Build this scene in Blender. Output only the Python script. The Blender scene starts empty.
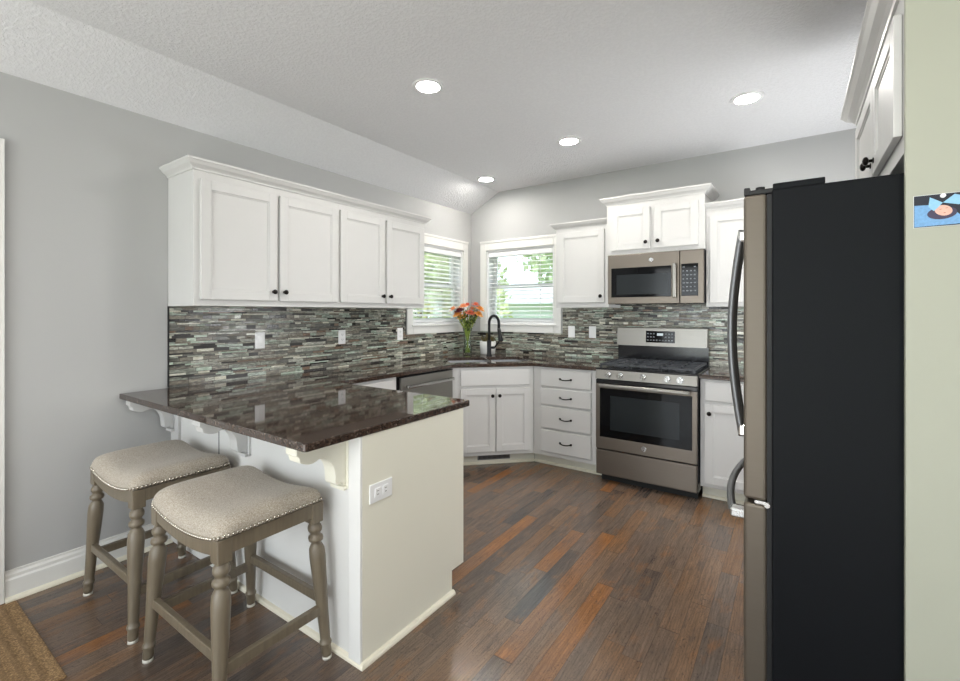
import bpy, bmesh, math, random
from mathutils import Vector, Matrix
random.seed(7)
PI = math.pi
SC = bpy.context.scene
COL = SC.collection
R = math.radians

# ------------------------------------------------------------------ camera
cam_data = bpy.data.cameras.new('camera')
cam_data.sensor_width = 36.0
cam_data.lens = 454.99 * 36.0 / 960.0
cam_data.shift_y = -27.6 / 960.0
cam_data.clip_start = 0.05
cam_data.clip_end = 200
cam = bpy.data.objects.new('camera', cam_data)
cam.location = (3.0591, 0.0, 1.3571)
cam.rotation_euler = (R(90), 0, 0.6064)
COL.objects.link(cam)
SC.camera = cam

# ------------------------------------------------------------------ world, sun, added fill lamps
wd = bpy.data.worlds.new('sky')
SC.world = wd
wd.use_nodes = True
_n = wd.node_tree.nodes
_bg = _n['Background']
_bg.inputs[0].default_value = (0.74, 0.89, 1.0, 1)
_bg.inputs[1].default_value = 2.6

def lamp(name, kind, loc, rot, energy, color, **kw):
    d = bpy.data.lights.new(name, kind)
    d.energy = energy
    d.color = color
    for k, v in kw.items():
        setattr(d, k, v)
    o = bpy.data.objects.new(name, d)
    o.location = loc
    o.rotation_euler = rot
    COL.objects.link(o)
    return o

sun_dir = Vector((-0.75, 0.35, -0.75))
lamp('sun', 'SUN', (8, -6, 10), sun_dir.to_track_quat('-Z', 'Y').to_euler(), 2.2, (1.0, 0.95, 0.85), angle=0.02)
# two added fill lamps behind the camera, set just inside the rear windows
lamp('rear_fill_left', 'AREA', (1.55, -3.1, 1.35), (R(-90), 0, R(180)), 62, (0.95, 0.98, 1.0), shape='RECTANGLE', size=2.2, size_y=2.0)
lamp('rear_fill_right', 'AREA', (4.55, -3.1, 1.25), (R(-90), 0, R(180)), 10, (0.97, 0.985, 1.0), shape='RECTANGLE', size=2.4, size_y=2.2)

lamp('side_fill', 'AREA', (6.1, -0.9, 1.4), (0, R(90), 0), 16, (0.98, 0.99, 1.0), shape='RECTANGLE', size=2.0, size_y=2.4)  # added fill lamp on the unseen right, no window in that wall
# added fill lamp hidden behind the refrigerator, no window there
lamp('kitchen_side_fill', 'AREA', (3.9, 3.42, 1.5), (0, R(105), 0), 44, (0.97, 0.99, 1.0), shape='RECTANGLE', size=1.3, size_y=1.3)
lamp('floor_up_fill', 'AREA', (3.2, -1.75, 0.06), (R(180), 0, 0), 88, (1.0, 0.985, 0.955), shape='RECTANGLE', size=4.6, size_y=2.2)  # added upward fill lamp that brightens the ceiling from the rear floor

SC.view_settings.view_transform = 'Standard'
SC.view_settings.look = 'None'
SC.view_settings.exposure = 0.2
SC.view_settings.gamma = 1.0
SC.view_settings.use_curve_mapping = False
CAN_STRENGTH = 215.0

# ------------------------------------------------------------------ materials
def lin(c):
    return tuple(((v / 255.0) / 12.92 if v / 255.0 <= 0.04045 else ((v / 255.0 + 0.055) / 1.055) ** 2.4) for v in c)

class NT:
    """small node-tree helper"""
    def __init__(self, name):
        self.m = bpy.data.materials.new(name)
        self.m.use_nodes = True
        self.t = self.m.node_tree
        self.p = self.t.nodes['Principled BSDF']
    def n(self, typ, **kw):
        nd = self.t.nodes.new(typ)
        for k, v in kw.items():
            setattr(nd, k, v)
        return nd
    def l(self, a, b):
        self.t.links.new(a, b)
    def setin(self, sock, v):
        if hasattr(v, 'is_output') or isinstance(v, bpy.types.NodeSocket):
            self.l(v, sock)
        else:
            sock.default_value = v
    def math(self, op, a, b=0.0, c=None):
        nd = self.n('ShaderNodeMath', operation=op)
        self.setin(nd.inputs[0], a)
        self.setin(nd.inputs[1], b)
        if c is not None:
            self.setin(nd.inputs[2], c)
        return nd.outputs[0]
    def ramp(self, fac, stops, interp='LINEAR'):
        nd = self.n('ShaderNodeValToRGB')
        cr = nd.color_ramp
        cr.interpolation = interp
        while len(cr.elements) < len(stops):
            cr.elements.new(0.5)
        for e, (p, c) in zip(cr.elements, stops):
            e.position = p
            e.color = (*lin(c), 1)
        self.l(fac, nd.inputs[0])
        return nd.outputs[0]
    def mix(self, fac, a, b, blend='MIX'):
        nd = self.n('ShaderNodeMix', data_type='RGBA', blend_type=blend)
        self.setin(nd.inputs[0], fac)
        for s, v in ((nd.inputs[6], a), (nd.inputs[7], b)):
            if isinstance(v, tuple):
                s.default_value = (*v, 1) if len(v) == 3 else v
            else:
                self.l(v, s)
        return nd.outputs[2]
    def obj(self):
        return self.n('ShaderNodeTexCoord').outputs['Object']
    def pos(self):
        return self.n('ShaderNodeNewGeometry').outputs['Position']
    def mapped(self, vec, scale):
        nd = self.n('ShaderNodeMapping')
        nd.inputs['Scale'].default_value = scale
        self.l(vec, nd.inputs[0])
        return nd.outputs[0]
    def noise(self, vec, scale, detail=3.0, rough=0.5):
        nd = self.n('ShaderNodeTexNoise')
        nd.inputs['Scale'].default_value = scale
        nd.inputs['Detail'].default_value = detail
        nd.inputs['Roughness'].default_value = rough
        self.l(vec, nd.inputs['Vector'])
        return nd.outputs[0]
    def bump(self, h, strength, dist=0.002):
        nd = self.n('ShaderNodeBump')
        nd.inputs['Strength'].default_value = strength
        nd.inputs['Distance'].default_value = dist
        self.l(h, nd.inputs['Height'])
        self.l(nd.outputs[0], self.p.inputs['Normal'])
    def white(self, x, y):
        cx = self.n('ShaderNodeCombineXYZ')
        self.setin(cx.inputs[0], x)
        self.setin(cx.inputs[1], y)
        w = self.n('ShaderNodeTexWhiteNoise', noise_dimensions='2D')
        self.l(cx.outputs[0], w.inputs['Vector'])
        return w.outputs['Value']

def plain(name, rgb, rough=0.5, metal=0.0, var=0.04, scale=30.0, bump=0.0, bscale=200.0, coat=0.0, spec=None, stretch=(1, 1, 1)):
    k = NT(name)
    o = k.mapped(k.obj(), stretch)
    f = k.noise(o, scale)
    a = tuple(max(0, v * (1 - var)) for v in lin(rgb))
    b = tuple(min(1, v * (1 + var)) for v in lin(rgb))
    k.l(k.mix(f, a, b), k.p.inputs['Base Color'])
    k.p.inputs['Roughness'].default_value = rough
    k.p.inputs['Metallic'].default_value = metal
    k.p.inputs['Coat Weight'].default_value = coat
    if spec is not None:
        k.p.inputs['Specular IOR Level'].default_value = spec
    if bump:
        k.bump(k.noise(o, bscale, 4.0), bump, 0.003)
    return k.m

def glow(name, rgb, s):
    k = NT(name)
    k.p.inputs['Base Color'].default_value = (*lin(rgb), 1)
    k.p.inputs['Emission Color'].default_value = (*lin(rgb), 1)
    k.p.inputs['Emission Strength'].default_value = s
    return k.m

def clear_glass(name, tint=(1, 1, 1), refl=0.06):
    k = NT(name)
    tr = k.n('ShaderNodeBsdfTransparent')
    tr.inputs[0].default_value = (*tint, 1)
    gl = k.n('ShaderNodeBsdfGlossy')
    gl.inputs['Roughness'].default_value = 0.02
    mx = k.n('ShaderNodeMixShader')
    fr = k.n('ShaderNodeFresnel')
    fr.inputs[0].default_value = 1.3
    k.l(k.math('MINIMUM', k.math('ADD', fr.outputs[0], refl * 0.3), 0.6), mx.inputs[0])
    k.l(tr.outputs[0], mx.inputs[1])
    k.l(gl.outputs[0], mx.inputs[2])
    k.l(mx.outputs[0], k.t.nodes['Material Output'].inputs[0])
    return k.m

def mosaic():
    k = NT('mosaic_tile')
    s = k.n('ShaderNodeSeparateXYZ')
    k.l(k.pos(), s.inputs[0])
    u = k.math('ADD', s.outputs[0], s.outputs[1])
    z = s.outputs[2]
    zz = k.math('ADD', k.math('DIVIDE', z, 0.0135), k.math('MULTIPLY', k.math('SINE', k.math('MULTIPLY', z, 97.0)), 0.42))
    row = k.math('FLOOR', zz)
    fz = k.math('FRACT', zz)
    w1 = k.white(row, 3.7)
    w2 = k.white(row, 9.1)
    ln = k.math('ADD', k.math('MULTIPLY', w1, 0.10), 0.055)
    uu = k.math('DIVIDE', k.math('ADD', u, k.math('MULTIPLY', w2, 3.0)), ln)
    uu = k.math('ADD', uu, k.math('MULTIPLY', k.math('SINE', k.math('MULTIPLY', uu, 1.7)), 0.3))
    colid = k.math('FLOOR', uu)
    fu = k.math('FRACT', uu)
    v = k.white(row, colid)
    v2 = k.white(colid, k.math('ADD', row, 51.3))
    c = k.ramp(v, [(0.0, (40, 38, 36)), (0.12, (104, 104, 98)), (0.24, (162, 160, 149)), (0.36, (138, 132, 120)),
                   (0.47, (186, 186, 176)), (0.58, (150, 154, 144)), (0.70, (126, 119, 109)), (0.78, (164, 176, 165)),
                   (0.85, (216, 214, 203)), (0.91, (128, 106, 90)), (0.95, (196, 206, 196))], 'CONSTANT')
    streak = k.noise(k.mapped(k.pos(), (34, 34, 170)), 1.0, 5.0, 0.7)
    c = k.mix(0.8, c, k.ramp(streak, [(0.28, (52, 50, 48)), (0.5, (160, 160, 156)), (0.72, (250, 250, 244))]), 'OVERLAY')
    gz = k.math('LESS_THAN', k.math('ABSOLUTE', k.math('SUBTRACT', fz, 0.5)), 0.44)
    gu = k.math('LESS_THAN', k.math('ABSOLUTE', k.math('SUBTRACT', fu, 0.5)), 0.488)
    g = k.math('MULTIPLY', gz, gu)
    k.l(k.mix(g, lin((74, 68, 63)), c), k.p.inputs['Base Color'])
    k.l(k.math('ADD', k.math('MULTIPLY', v2, 0.35), 0.12), k.p.inputs['Roughness'])
    k.bump(k.math('ADD', k.math('MULTIPLY', g, k.math('ADD', k.math('MULTIPLY', v2, 0.6), 0.5)), k.math('MULTIPLY', streak, 0.25)), 0.5, 0.003)
    return k.m

def planks():
    k = NT('oak_floor_planks')
    s = k.n('ShaderNodeSeparateXYZ')
    k.l(k.pos(), s.inputs[0])
    xx = k.math('DIVIDE', s.outputs[0], 0.083)
    row = k.math('FLOOR', xx)
    fx = k.math('FRACT', xx)
    w1 = k.white(row, 2.3)
    w2 = k.white(row, 8.8)
    ln = k.math('ADD', k.math('MULTIPLY', w1, 0.45), 0.38)
    yy = k.math('DIVIDE', k.math('ADD', s.outputs[1], k.math('MULTIPLY', w2, 4.0)), ln)
    yy = k.math('ADD', yy, k.math('MULTIPLY', k.math('SINE', k.math('MULTIPLY', yy, 1.3)), 0.35))
    cid = k.math('FLOOR', yy)
    fy = k.math('FRACT', yy)
    v = k.white(row, cid)
    v2 = k.white(cid, k.math('ADD', row, 17.0))
    base = k.ramp(v, [(0.0, (100, 88, 80)), (0.16, (120, 103, 90)), (0.32, (110, 97, 88)), (0.46, (134, 108, 86)),
                      (0.58, (116, 100, 89)), (0.68, (134, 103, 76)), (0.78, (88, 82, 79)), (0.86, (156, 108, 66)), (0.93, (124, 106, 92))], 'CONSTANT')
    # grain: stretched along the board, offset per board
    off = k.n('ShaderNodeCombineXYZ')
    k.l(k.math('MULTIPLY', v, 40.0), off.inputs[0])
    k.l(k.math('MULTIPLY', v2, 40.0), off.inputs[1])
    va = k.n('ShaderNodeVectorMath', operation='ADD')
    k.l(k.pos(), va.inputs[0])
    k.l(off.outputs[0], va.inputs[1])
    grain = k.noise(k.mapped(va.outputs[0], (70, 5, 1)), 1.0, 5.0, 0.65)
    cath = k.n('ShaderNodeTexWave', wave_type='BANDS', bands_direction='X')
    cath.inputs['Scale'].default_value = 1.0
    cath.inputs['Distortion'].default_value = 14.0
    cath.inputs['Detail'].default_value = 3.0
    cath.inputs['Detail Scale'].default_value = 0.6
    k.l(k.mapped(va.outputs[0], (26, 5, 1)), cath.inputs['Vector'])
    blotch = k.noise(k.mapped(va.outputs[0], (11, 4.5, 1)), 1.0, 4.0, 0.65)
    wide = k.noise(k.mapped(k.pos(), (4.5, 2.2, 1)), 1.0, 4.0, 0.6)
    c = k.mix(k.math('MULTIPLY', k.ramp(blotch, [(0.54, (0, 0, 0)), (0.68, (255, 255, 255))]), 0.6), base, lin((150, 106, 66)))
    c = k.mix(k.math('MULTIPLY', k.ramp(blotch, [(0.30, (255, 255, 255)), (0.44, (0, 0, 0))]), 0.55), c, lin((82, 76, 74)))
    c = k.mix(k.math('MULTIPLY', k.ramp(wide, [(0.40, (0, 0, 0)), (0.62, (255, 255, 255))]), 0.45), c, lin((120, 104, 93)))
    vor = k.n('ShaderNodeTexNoise')
    vor.inputs['Scale'].default_value = 1.0
    vor.inputs['Detail'].default_value = 2.0
    vor.inputs['Distortion'].default_value = 2.2
    k.l(k.mapped(va.outputs[0], (22, 7, 1)), vor.inputs['Vector'])
    lines = k.math('ABSOLUTE', k.math('SINE', k.math('MULTIPLY', vor.outputs[0], 30.0)))
    c = k.mix(k.math('MULTIPLY', k.ramp(lines, [(0.0, (255, 255, 255)), (0.34, (0, 0, 0))]), 0.7), c, lin((66, 56, 52)))
    c = k.mix(0.55, c, k.ramp(grain, [(0.25, (110, 106, 102)), (0.75, (222, 218, 212))]), 'OVERLAY')
    c = k.mix(0.2, c, k.ramp(cath.outputs[1], [(0.0, (90, 84, 80)), (0.35, (188, 188, 188)), (1.0, (200, 198, 194))]), 'OVERLAY')
    gx = k.math('LESS_THAN', k.math('ABSOLUTE', k.math('SUBTRACT', fx, 0.5)), 0.487)
    gy = k.math('LESS_THAN', k.math('ABSOLUTE', k.math('SUBTRACT', fy, 0.5)), 0.4975)
    g = k.math('MULTIPLY', gx, gy)
    c = k.mix(1.0, c, (0.80, 0.79, 0.78), 'MULTIPLY')
    k.l(k.mix(g, k.mix(0.5, c, lin((52, 42, 37))), c), k.p.inputs['Base Color'])
    k.p.inputs['Specular IOR Level'].default_value = 0.65
    k.l(k.math('ADD', k.math('MULTIPLY', grain, 0.10), 0.12), k.p.inputs['Roughness'])
    k.bump(k.math('ADD', k.math('MULTIPLY', g, 0.5), k.math('ADD', k.math('MULTIPLY', lines, 0.2), k.math('MULTIPLY', grain, 0.3))), 0.3, 0.0016)
    return k.m

def granite():
    k = NT('brown_granite')
    p = k.pos()
    vo = k.n('ShaderNodeTexVoronoi', feature='F1')
    vo.inputs['Scale'].default_value = 150.0
    k.l(p, vo.inputs['Vector'])
    sp = k.n('ShaderNodeSeparateXYZ')
    k.l(vo.outputs['Color'], sp.inputs[0])
    c = k.ramp(sp.outputs[0], [(0.0, (38, 34, 33)), (0.3, (76, 61, 53)), (0.62, (102, 81, 69)), (0.80, (56, 50, 48)), (0.91, (138, 126, 118))], 'CONSTANT')
    c = k.mix(k.noise(p, 40.0, 4.0), c, lin((70, 58, 52)))
    fine = k.noise(p, 320.0, 2.0)
    c = k.mix(0.5, c, k.ramp(fine, [(0.3, (110, 105, 100)), (0.7, (215, 210, 205))]), 'OVERLAY')
    c = k.mix(1.0, c, (0.78, 0.76, 0.74), 'MULTIPLY')
    k.l(c, k.p.inputs['Base Color'])
    k.p.inputs['Roughness'].default_value = 0.045
    k.p.inputs['Specular IOR Level'].default_value = 0.75
    return k.m

def knockdown(name, rgb, strength):
    k = NT(name)
    p = k.pos()
    f = k.noise(p, 60.0, 4.0, 0.62)
    f2 = k.ramp(f, [(0.42, (0, 0, 0)), (0.58, (255, 255, 255))])
    k.l(k.mix(f2, tuple(v * 0.965 for v in lin(rgb)), lin(rgb)), k.p.inputs['Base Color'])
    k.p.inputs['Roughness'].default_value = 0.9
    k.bump(f2, strength, 0.004)
    return k.m

def jute():
    k = NT('jute_weave')
    s = k.n('ShaderNodeSeparateXYZ')
    k.l(k.pos(), s.inputs[0])
    d = k.math('MINIMUM', k.math('SUBTRACT', 0.83, s.outputs[0]), k.math('SUBTRACT', 0.515, s.outputs[1]))
    band = k.math('MULTIPLY', k.math('GREATER_THAN', d, 0.035), k.math('LESS_THAN', d, 0.20))
    ribs = k.math('MULTIPLY', k.math('SINE', k.math('MULTIPLY', d, 150.0)), 0.5)
    nz = k.noise(k.pos(), 150.0, 4.0, 0.7)
    c = k.ramp(nz, [(0.32, (84, 64, 42)), (0.5, (132, 104, 70)), (0.68, (178, 148, 108))])
    c = k.mix(k.math('MULTIPLY', k.math('GREATER_THAN', ribs, 0.32), k.math('GREATER_THAN', d, 0.2)), c, lin((100, 78, 52)))
    c = k.mix(k.math('MULTIPLY', k.math('MULTIPLY', band, k.math('GREATER_THAN', ribs, 0.1)), 0.4), c, lin((98, 76, 50)))
    k.l(c, k.p.inputs['Base Color'])
    k.p.inputs['Roughness'].default_value = 0.95
    k.bump(k.math('ADD', nz, k.math('MULTIPLY', ribs, 0.6)), 0.7, 0.004)
    return k.m

def fabric():
    k = NT('oatmeal_linen')
    o = k.obj()
    a = k.noise(k.mapped(o, (160, 520, 300)), 1.0, 3.0, 0.7)
    b = k.noise(k.mapped(o, (520, 160, 300)), 1.0, 3.0, 0.7)
    f = k.math('MULTIPLY', k.math('ADD', a, b), 0.5)
    k.l(k.ramp(f, [(0.36, (118, 108, 95)), (0.5, (166, 156, 142)), (0.64, (200, 192, 180))]), k.p.inputs['Base Color'])
    k.p.inputs['Roughness'].default_value = 0.95
    k.p.inputs['Sheen Weight'].default_value = 0.2
    k.bump(f, 0.5, 0.002)
    return k.m

def leafy(name, stops):
    k = NT(name)
    k.l(k.ramp(k.noise(k.obj(), 2.3, 4.0), stops), k.p.inputs['Base Color'])
    k.p.inputs['Roughness'].default_value = 0.6
    return k.m

M = dict(
    wall=plain('wall_paint', (175, 175, 174), 0.85, var=0.012, scale=4, bump=0.08, bscale=180),
    penwall=plain('peninsula_wall_paint', (224, 223, 220), 0.75, var=0.012, scale=4, bump=0.06, bscale=180),
    ceiling=knockdown('ceiling_knockdown', (222, 222, 224), 0.45),
    floor=planks(), tile=mosaic(), granite=granite(), jute=jute(), linen=fabric(),
    white=plain('white_cabinet_paint', (204, 203, 201), 0.38, var=0.012, scale=8),
    cream=plain('warmlit_cream_paint', (232, 229, 214), 0.45, var=0.012, scale=6),  # white paint given a cream tint for warm room light
    panel=plain('warmlit_partition_paint', (166, 167, 152), 0.5, var=0.012, scale=5),  # warm light from the living side mixed into this colour
    trimw=plain('white_trim_paint', (222, 221, 217), 0.4, var=0.01, scale=8),
    shoe=plain('cream_shoe_paint', (226, 220, 202), 0.45, var=0.015, scale=8),
    vinyl=plain('white_window_vinyl', (226, 226, 226), 0.35, var=0.01, scale=8),
    blind=plain('white_blind_slat', (226, 227, 227), 0.45, var=0.01, scale=10),
    bronze=plain('dark_bronze', (34, 30, 28), 0.3, metal=0.85, var=0.1),
    blackmetal=plain('matte_black_metal', (28, 29, 30), 0.35, metal=0.5, var=0.1),
    iron=plain('cast_iron', (52, 55, 60), 0.38, var=0.15, scale=60),
    enamel=plain('black_enamel', (24, 25, 28), 0.15, var=0.1),
    slate=plain('slate_steel', (116, 108, 99), 0.36, metal=0.75, var=0.05, scale=2, stretch=(1, 1, 90)),
    slatelight=plain('brushed_steel_panel', (140, 137, 131), 0.34, metal=0.8, var=0.04, scale=2, stretch=(1, 1, 90)),
    slatedoor=plain('slate_door_edge', (100, 92, 82), 0.42, metal=0.6, var=0.04, scale=3, stretch=(1, 1, 40)),
    chrome=plain('brushed_chrome', (208, 208, 206), 0.2, metal=1.0, var=0.03, scale=6),
    greymetal=plain('grey_handle_metal', (128, 129, 131), 0.42, metal=0.85, var=0.05),
    blackside=plain('charcoal_cabinet_side', (15, 17, 20), 0.5, spec=0.12, var=0.06, scale=80, bump=0.05, bscale=600),
    darkgap=plain('black_gasket', (18, 18, 19), 0.6, var=0.1),
    blackglass=plain('black_glass', (12, 13, 15), 0.05, var=0.02, spec=0.18),
    meshglass=plain('dark_window_screen', (34, 38, 40), 0.15, var=0.05, spec=0.22),
    plate=plain('white_plastic_plate', (240, 240, 240), 0.3, var=0.01),
    plateslot=plain('outlet_slot', (90, 88, 86), 0.5, var=0.05),
    stoolwood=plain('grey_washed_wood', (110, 100, 84), 0.34, var=0.35, scale=5, stretch=(14, 14, 1), bump=0.1, bscale=30),
    nail=plain('pewter_nailhead', (190, 184, 172), 0.25, metal=1.0),
    glide=plain('pale_glide', (210, 206, 196), 0.5),
    glass=clear_glass('window_glass'), vglass=clear_glass('vase_glass', (0.95, 0.98, 0.95), 0.0),
    lens=glow('light_lens', (255, 251, 244), CAN_STRENGTH),
    steel=plain('sink_steel', (205, 207, 210), 0.25, metal=0.6),
    grass=leafy('lawn_grass', [(0.3, (120, 150, 80)), (0.7, (170, 190, 110))]),
    leafa=leafy('hazed_yellow_green_leaves', [(0.3, (168, 182, 128)), (0.7, (216, 222, 176))]),  # yellow green paled, outdoor haze put into the leaf colour
    leafb=leafy('hazed_green_leaves', [(0.3, (158, 178, 144)), (0.7, (204, 214, 172))]),  # green paled the same way for a hazy look
    bark=plain('tree_bark', (96, 80, 64), 0.9, var=0.2),
    siding=plain('grey_siding', (204, 212, 208), 0.7, var=0.05, scale=1, stretch=(0.1, 0.1, 30)),
    roofing=plain('roof_shingle', (186, 190, 190), 0.9, var=0.2, scale=20),
    stemg=plain('flower_stem', (150, 164, 66), 0.5, var=0.15),
    leafg=plain('bouquet_leaf', (86, 106, 46), 0.5, var=0.2),
    peach=plain('peach_petal', (232, 164, 118), 0.6, var=0.12), coral=plain('coral_petal', (224, 122, 92), 0.6, var=0.12),
    orange=plain('orange_petal', (236, 168, 84), 0.6, var=0.12), burg=plain('burgundy_petal', (110, 18, 44), 0.6, var=0.12),
    pollen=plain('flower_eye', (150, 100, 30), 0.8), water=clear_glass('vase_water', (0.90, 0.95, 0.86), 0.0),
    ceramic=plain('white_ceramic', (226, 226, 222), 0.25, var=0.02), moss=plain('olive_brown_plant', (98, 88, 52), 0.8, var=0.3, scale=60),
    soil=plain('soil', (60, 46, 34), 0.95, var=0.2),
    navy=plain('photo_navy', (16, 18, 34), 0.3), photoblue=plain('photo_blue', (112, 160, 205), 0.35, var=0.25, scale=160),
    photobow=plain('photo_bow_blue', (140, 190, 222), 0.35, var=0.15, scale=160), skin=plain('photo_skin', (226, 176, 158), 0.4, var=0.14, scale=90),
    photolip=plain('photo_rose', (176, 112, 104), 0.4), photodark=plain('photo_dark_blue', (60, 50, 76), 0.4), photoedge=plain('photo_paper', (224, 228, 230), 0.4),
    display=glow('clock_display', (190, 200, 206), 0.35), keymark=plain('keypad_print', (120, 124, 128), 0.4),
)

# ------------------------------------------------------------------ mesh builder
class MB:
    def __init__(self):
        self.bm = bmesh.new()
        self.mi = 0
    def _tag(self, faces):
        for f in faces:
            f.material_index = self.mi
    def box(self, x0, y0, z0, x1, y1, z1, bev=0.0, seg=2):
        c = Vector(((x0 + x1) / 2, (y0 + y1) / 2, (z0 + z1) / 2))
        r = bmesh.ops.create_cube(self.bm, size=1.0, matrix=Matrix.Translation(c) @ Matrix.Diagonal((abs(x1 - x0), abs(y1 - y0), abs(z1 - z0), 1)))
        vs = r['verts']
        if bev > 0:
            es = {e for v in vs for e in v.link_edges}
            b = min(bev, 0.45 * min(abs(x1 - x0), abs(y1 - y0), abs(z1 - z0)))
            res = bmesh.ops.bevel(self.bm, geom=list(es), offset=b, segments=seg, profile=0.5, affect='EDGES')
            self._tag(res['faces'])
            vs = {v for f in res['faces'] for v in f.verts}
            self._tag({f for v in vs for f in v.link_faces})
        else:
            self._tag({f for v in vs for f in v.link_faces})
        return self
    def prism(self, poly, a, b, axis='z', bev=0.0):
        """poly: 2-D outline; extruded from a to b along axis. x: (y,z); y: (x,z); z: (x,y)"""
        def P(p, t):
            return {'x': (t, p[0], p[1]), 'y': (p[0], t, p[1]), 'z': (p[0], p[1], t)}[axis]
        v0 = [self.bm.verts.new(P(p, a)) for p in poly]
        v1 = [self.bm.verts.new(P(p, b)) for p in poly]
        fs = [self.bm.faces.new(v0), self.bm.faces.new(v1)]
        n = len(poly)
        for i in range(n):
            fs.append(self.bm.faces.new((v0[i], v0[(i + 1) % n], v1[(i + 1) % n], v1[i])))
        bmesh.ops.recalc_face_normals(self.bm, faces=fs)
        self._tag(fs)
        if bev:
            es = {e for f in fs[:2] for e in f.edges}
            res = bmesh.ops.bevel(self.bm, geom=list(es), offset=bev, segments=2, profile=0.5, affect='EDGES')
            self._tag(res['faces'])
        return self
    def cyl(self, p0, p1, r0, r1=None, n=20, smooth=True):
        r1 = r0 if r1 is None else r1
        p0, p1 = Vector(p0), Vector(p1)
        d = p1 - p0
        q = d.to_track_quat('Z', 'Y').to_matrix().to_4x4()
        res = bmesh.ops.create_cone(self.bm, cap_ends=True, segments=n, radius1=r0, radius2=r1, depth=d.length,
                                    matrix=Matrix.Translation((p0 + p1) / 2) @ q)
        fs = {f for v in res['verts'] for f in v.link_faces}
        self._tag(fs)
        if smooth:
            for f in fs:
                if len(f.verts) == 4:
                    f.smooth = True
        return self
    def ball(self, c, r, sc=(1, 1, 1), u=16, v=10):
        res = bmesh.ops.create_uvsphere(self.bm, u_segments=u, v_segments=v, radius=r,
                                        matrix=Matrix.Translation(c) @ Matrix.Diagonal((*sc, 1)))
        fs = {f for w in res['verts'] for f in w.link_faces}
        self._tag(fs)
        for f in fs:
            f.smooth = True
        return self
    def lathe(self, prof, centre=lambda z: (0.0, 0.0), n=24, cap=True):
        rings = []
        for r, z in prof:
            cx, cy = centre(z)
            rings.append([self.bm.verts.new((cx + r * math.cos(2 * PI * i / n), cy + r * math.sin(2 * PI * i / n), z)) for i in range(n)])
        fs = []
        for a, b in zip(rings, rings[1:]):
            for i in range(n):
                f = self.bm.faces.new((a[i], a[(i + 1) % n], b[(i + 1) % n], b[i]))
                f.smooth = True
                fs.append(f)
        if cap:
            fs.append(self.bm.faces.new(rings[0]))
            fs.append(self.bm.faces.new(rings[-1]))
        bmesh.ops.recalc_face_normals(self.bm, faces=fs)
        self._tag(fs)
        return self
    def tube(self, pts, r, n=12, squash=None):
        pts = [Vector(p) for p in pts]
        rr = r if isinstance(r, (list, tuple)) else [r] * len(pts)
        rings = []
        up = None
        for i, p in enumerate(pts):
            t = (pts[min(i + 1, len(pts) - 1)] - pts[max(i - 1, 0)]).normalized()
            if up is None:
                up = t.orthogonal().normalized()
            up = (up - t * up.dot(t)).normalized()
            side = t.cross(up)
            rings.append([self.bm.verts.new(p + (up * math.cos(2 * PI * j / n) + side * math.sin(2 * PI * j / n)) * rr[i]) for j in range(n)])
        fs = []
        for a, b in zip(rings, rings[1:]):
            for j in range(n):
                f = self.bm.faces.new((a[j], a[(j + 1) % n], b[(j + 1) % n], b[j]))
                f.smooth = True
                fs.append(f)
        fs.append(self.bm.faces.new(rings[0]))
        fs.append(self.bm.faces.new(rings[-1]))
        bmesh.ops.recalc_face_normals(self.bm, faces=fs)
        self._tag(fs)
        return self
    def sweep(self, prof, path, closed=False):
        """prof: closed outline [(out, z)]; path: [(x,y)] with the outside on the right-hand side; mitred."""
        n = len(path)
        rings = []
        for i in range(n):
            p = Vector(path[i])
            def nrm(a, b):
                d = (Vector(b) - Vector(a)).normalized()
                return Vector((d.y, -d.x))
            if i == 0 and not closed:
                m = nrm(path[0], path[1])
            elif i == n - 1 and not closed:
                m = nrm(path[-2], path[-1])
            else:
                a = nrm(path[i - 1], path[i])
                b = nrm(path[i], path[(i + 1) % n])
                m = (a + b) / (1 + a.dot(b))
            rings.append([self.bm.verts.new((p.x + m.x * o, p.y + m.y * o, z)) for o, z in prof])
        fs = []
        k = len(prof)
        pairs = list(zip(rings, rings[1:])) + ([(rings[-1], rings[0])] if closed else [])
        for a, b in pairs:
            for j in range(k):
                fs.append(self.bm.faces.new((a[j], a[(j + 1) % k], b[(j + 1) % k], b[j])))
        if not closed:
            fs.append(self.bm.faces.new(rings[0]))
            fs.append(self.bm.faces.new(rings[-1]))
        bmesh.ops.recalc_face_normals(self.bm, faces=fs)
        self._tag(fs)
        return self
    def build(self, name, mats, parent=None, smooth_angle=None):
        me = bpy.data.meshes.new(name)
        off = Vector((0, 0, 0))
        q = parent
        while q is not None:
            off += q.location
            q = q.parent
        for v in self.bm.verts:
            v.co -= off
        self.bm.normal_update()
        self.bm.to_mesh(me)
        self.bm.free()
        for m in (mats if isinstance(mats, (list, tuple)) else [mats]):
            me.materials.append(m)
        o = bpy.data.objects.new(name, me)
        COL.objects.link(o)
        if parent is not None:
            o.parent = parent
        return o

def tag(o, label=None, cat=None, group=None, kind=None):
    if label:
        o['label'] = label
    if cat:
        o['category'] = cat
    if group:
        o['group'] = group
    if kind:
        o['kind'] = kind
    return o

def thing(name, label, cat, loc=(0, 0, 0), group=None):
    o = bpy.data.objects.new(name, None)
    o.empty_display_size = 0.05
    COL.objects.link(o)
    o.location = loc
    return tag(o, label, cat, group)

def place(o, loc, rz=0.0):
    o.location = loc
    o.rotation_euler = (0, 0, rz)
    return o

def copy_tree(o, parent=None):
    c = o.copy()
    COL.objects.link(c)
    c.parent = parent
    for ch in list(o.children):
        copy_tree(ch, c)
    return c

def struct(mb, name, mats, parent=None):
    o = mb.build(name, mats, parent)
    if parent is None:
        o['kind'] = 'structure'
    return o

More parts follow.
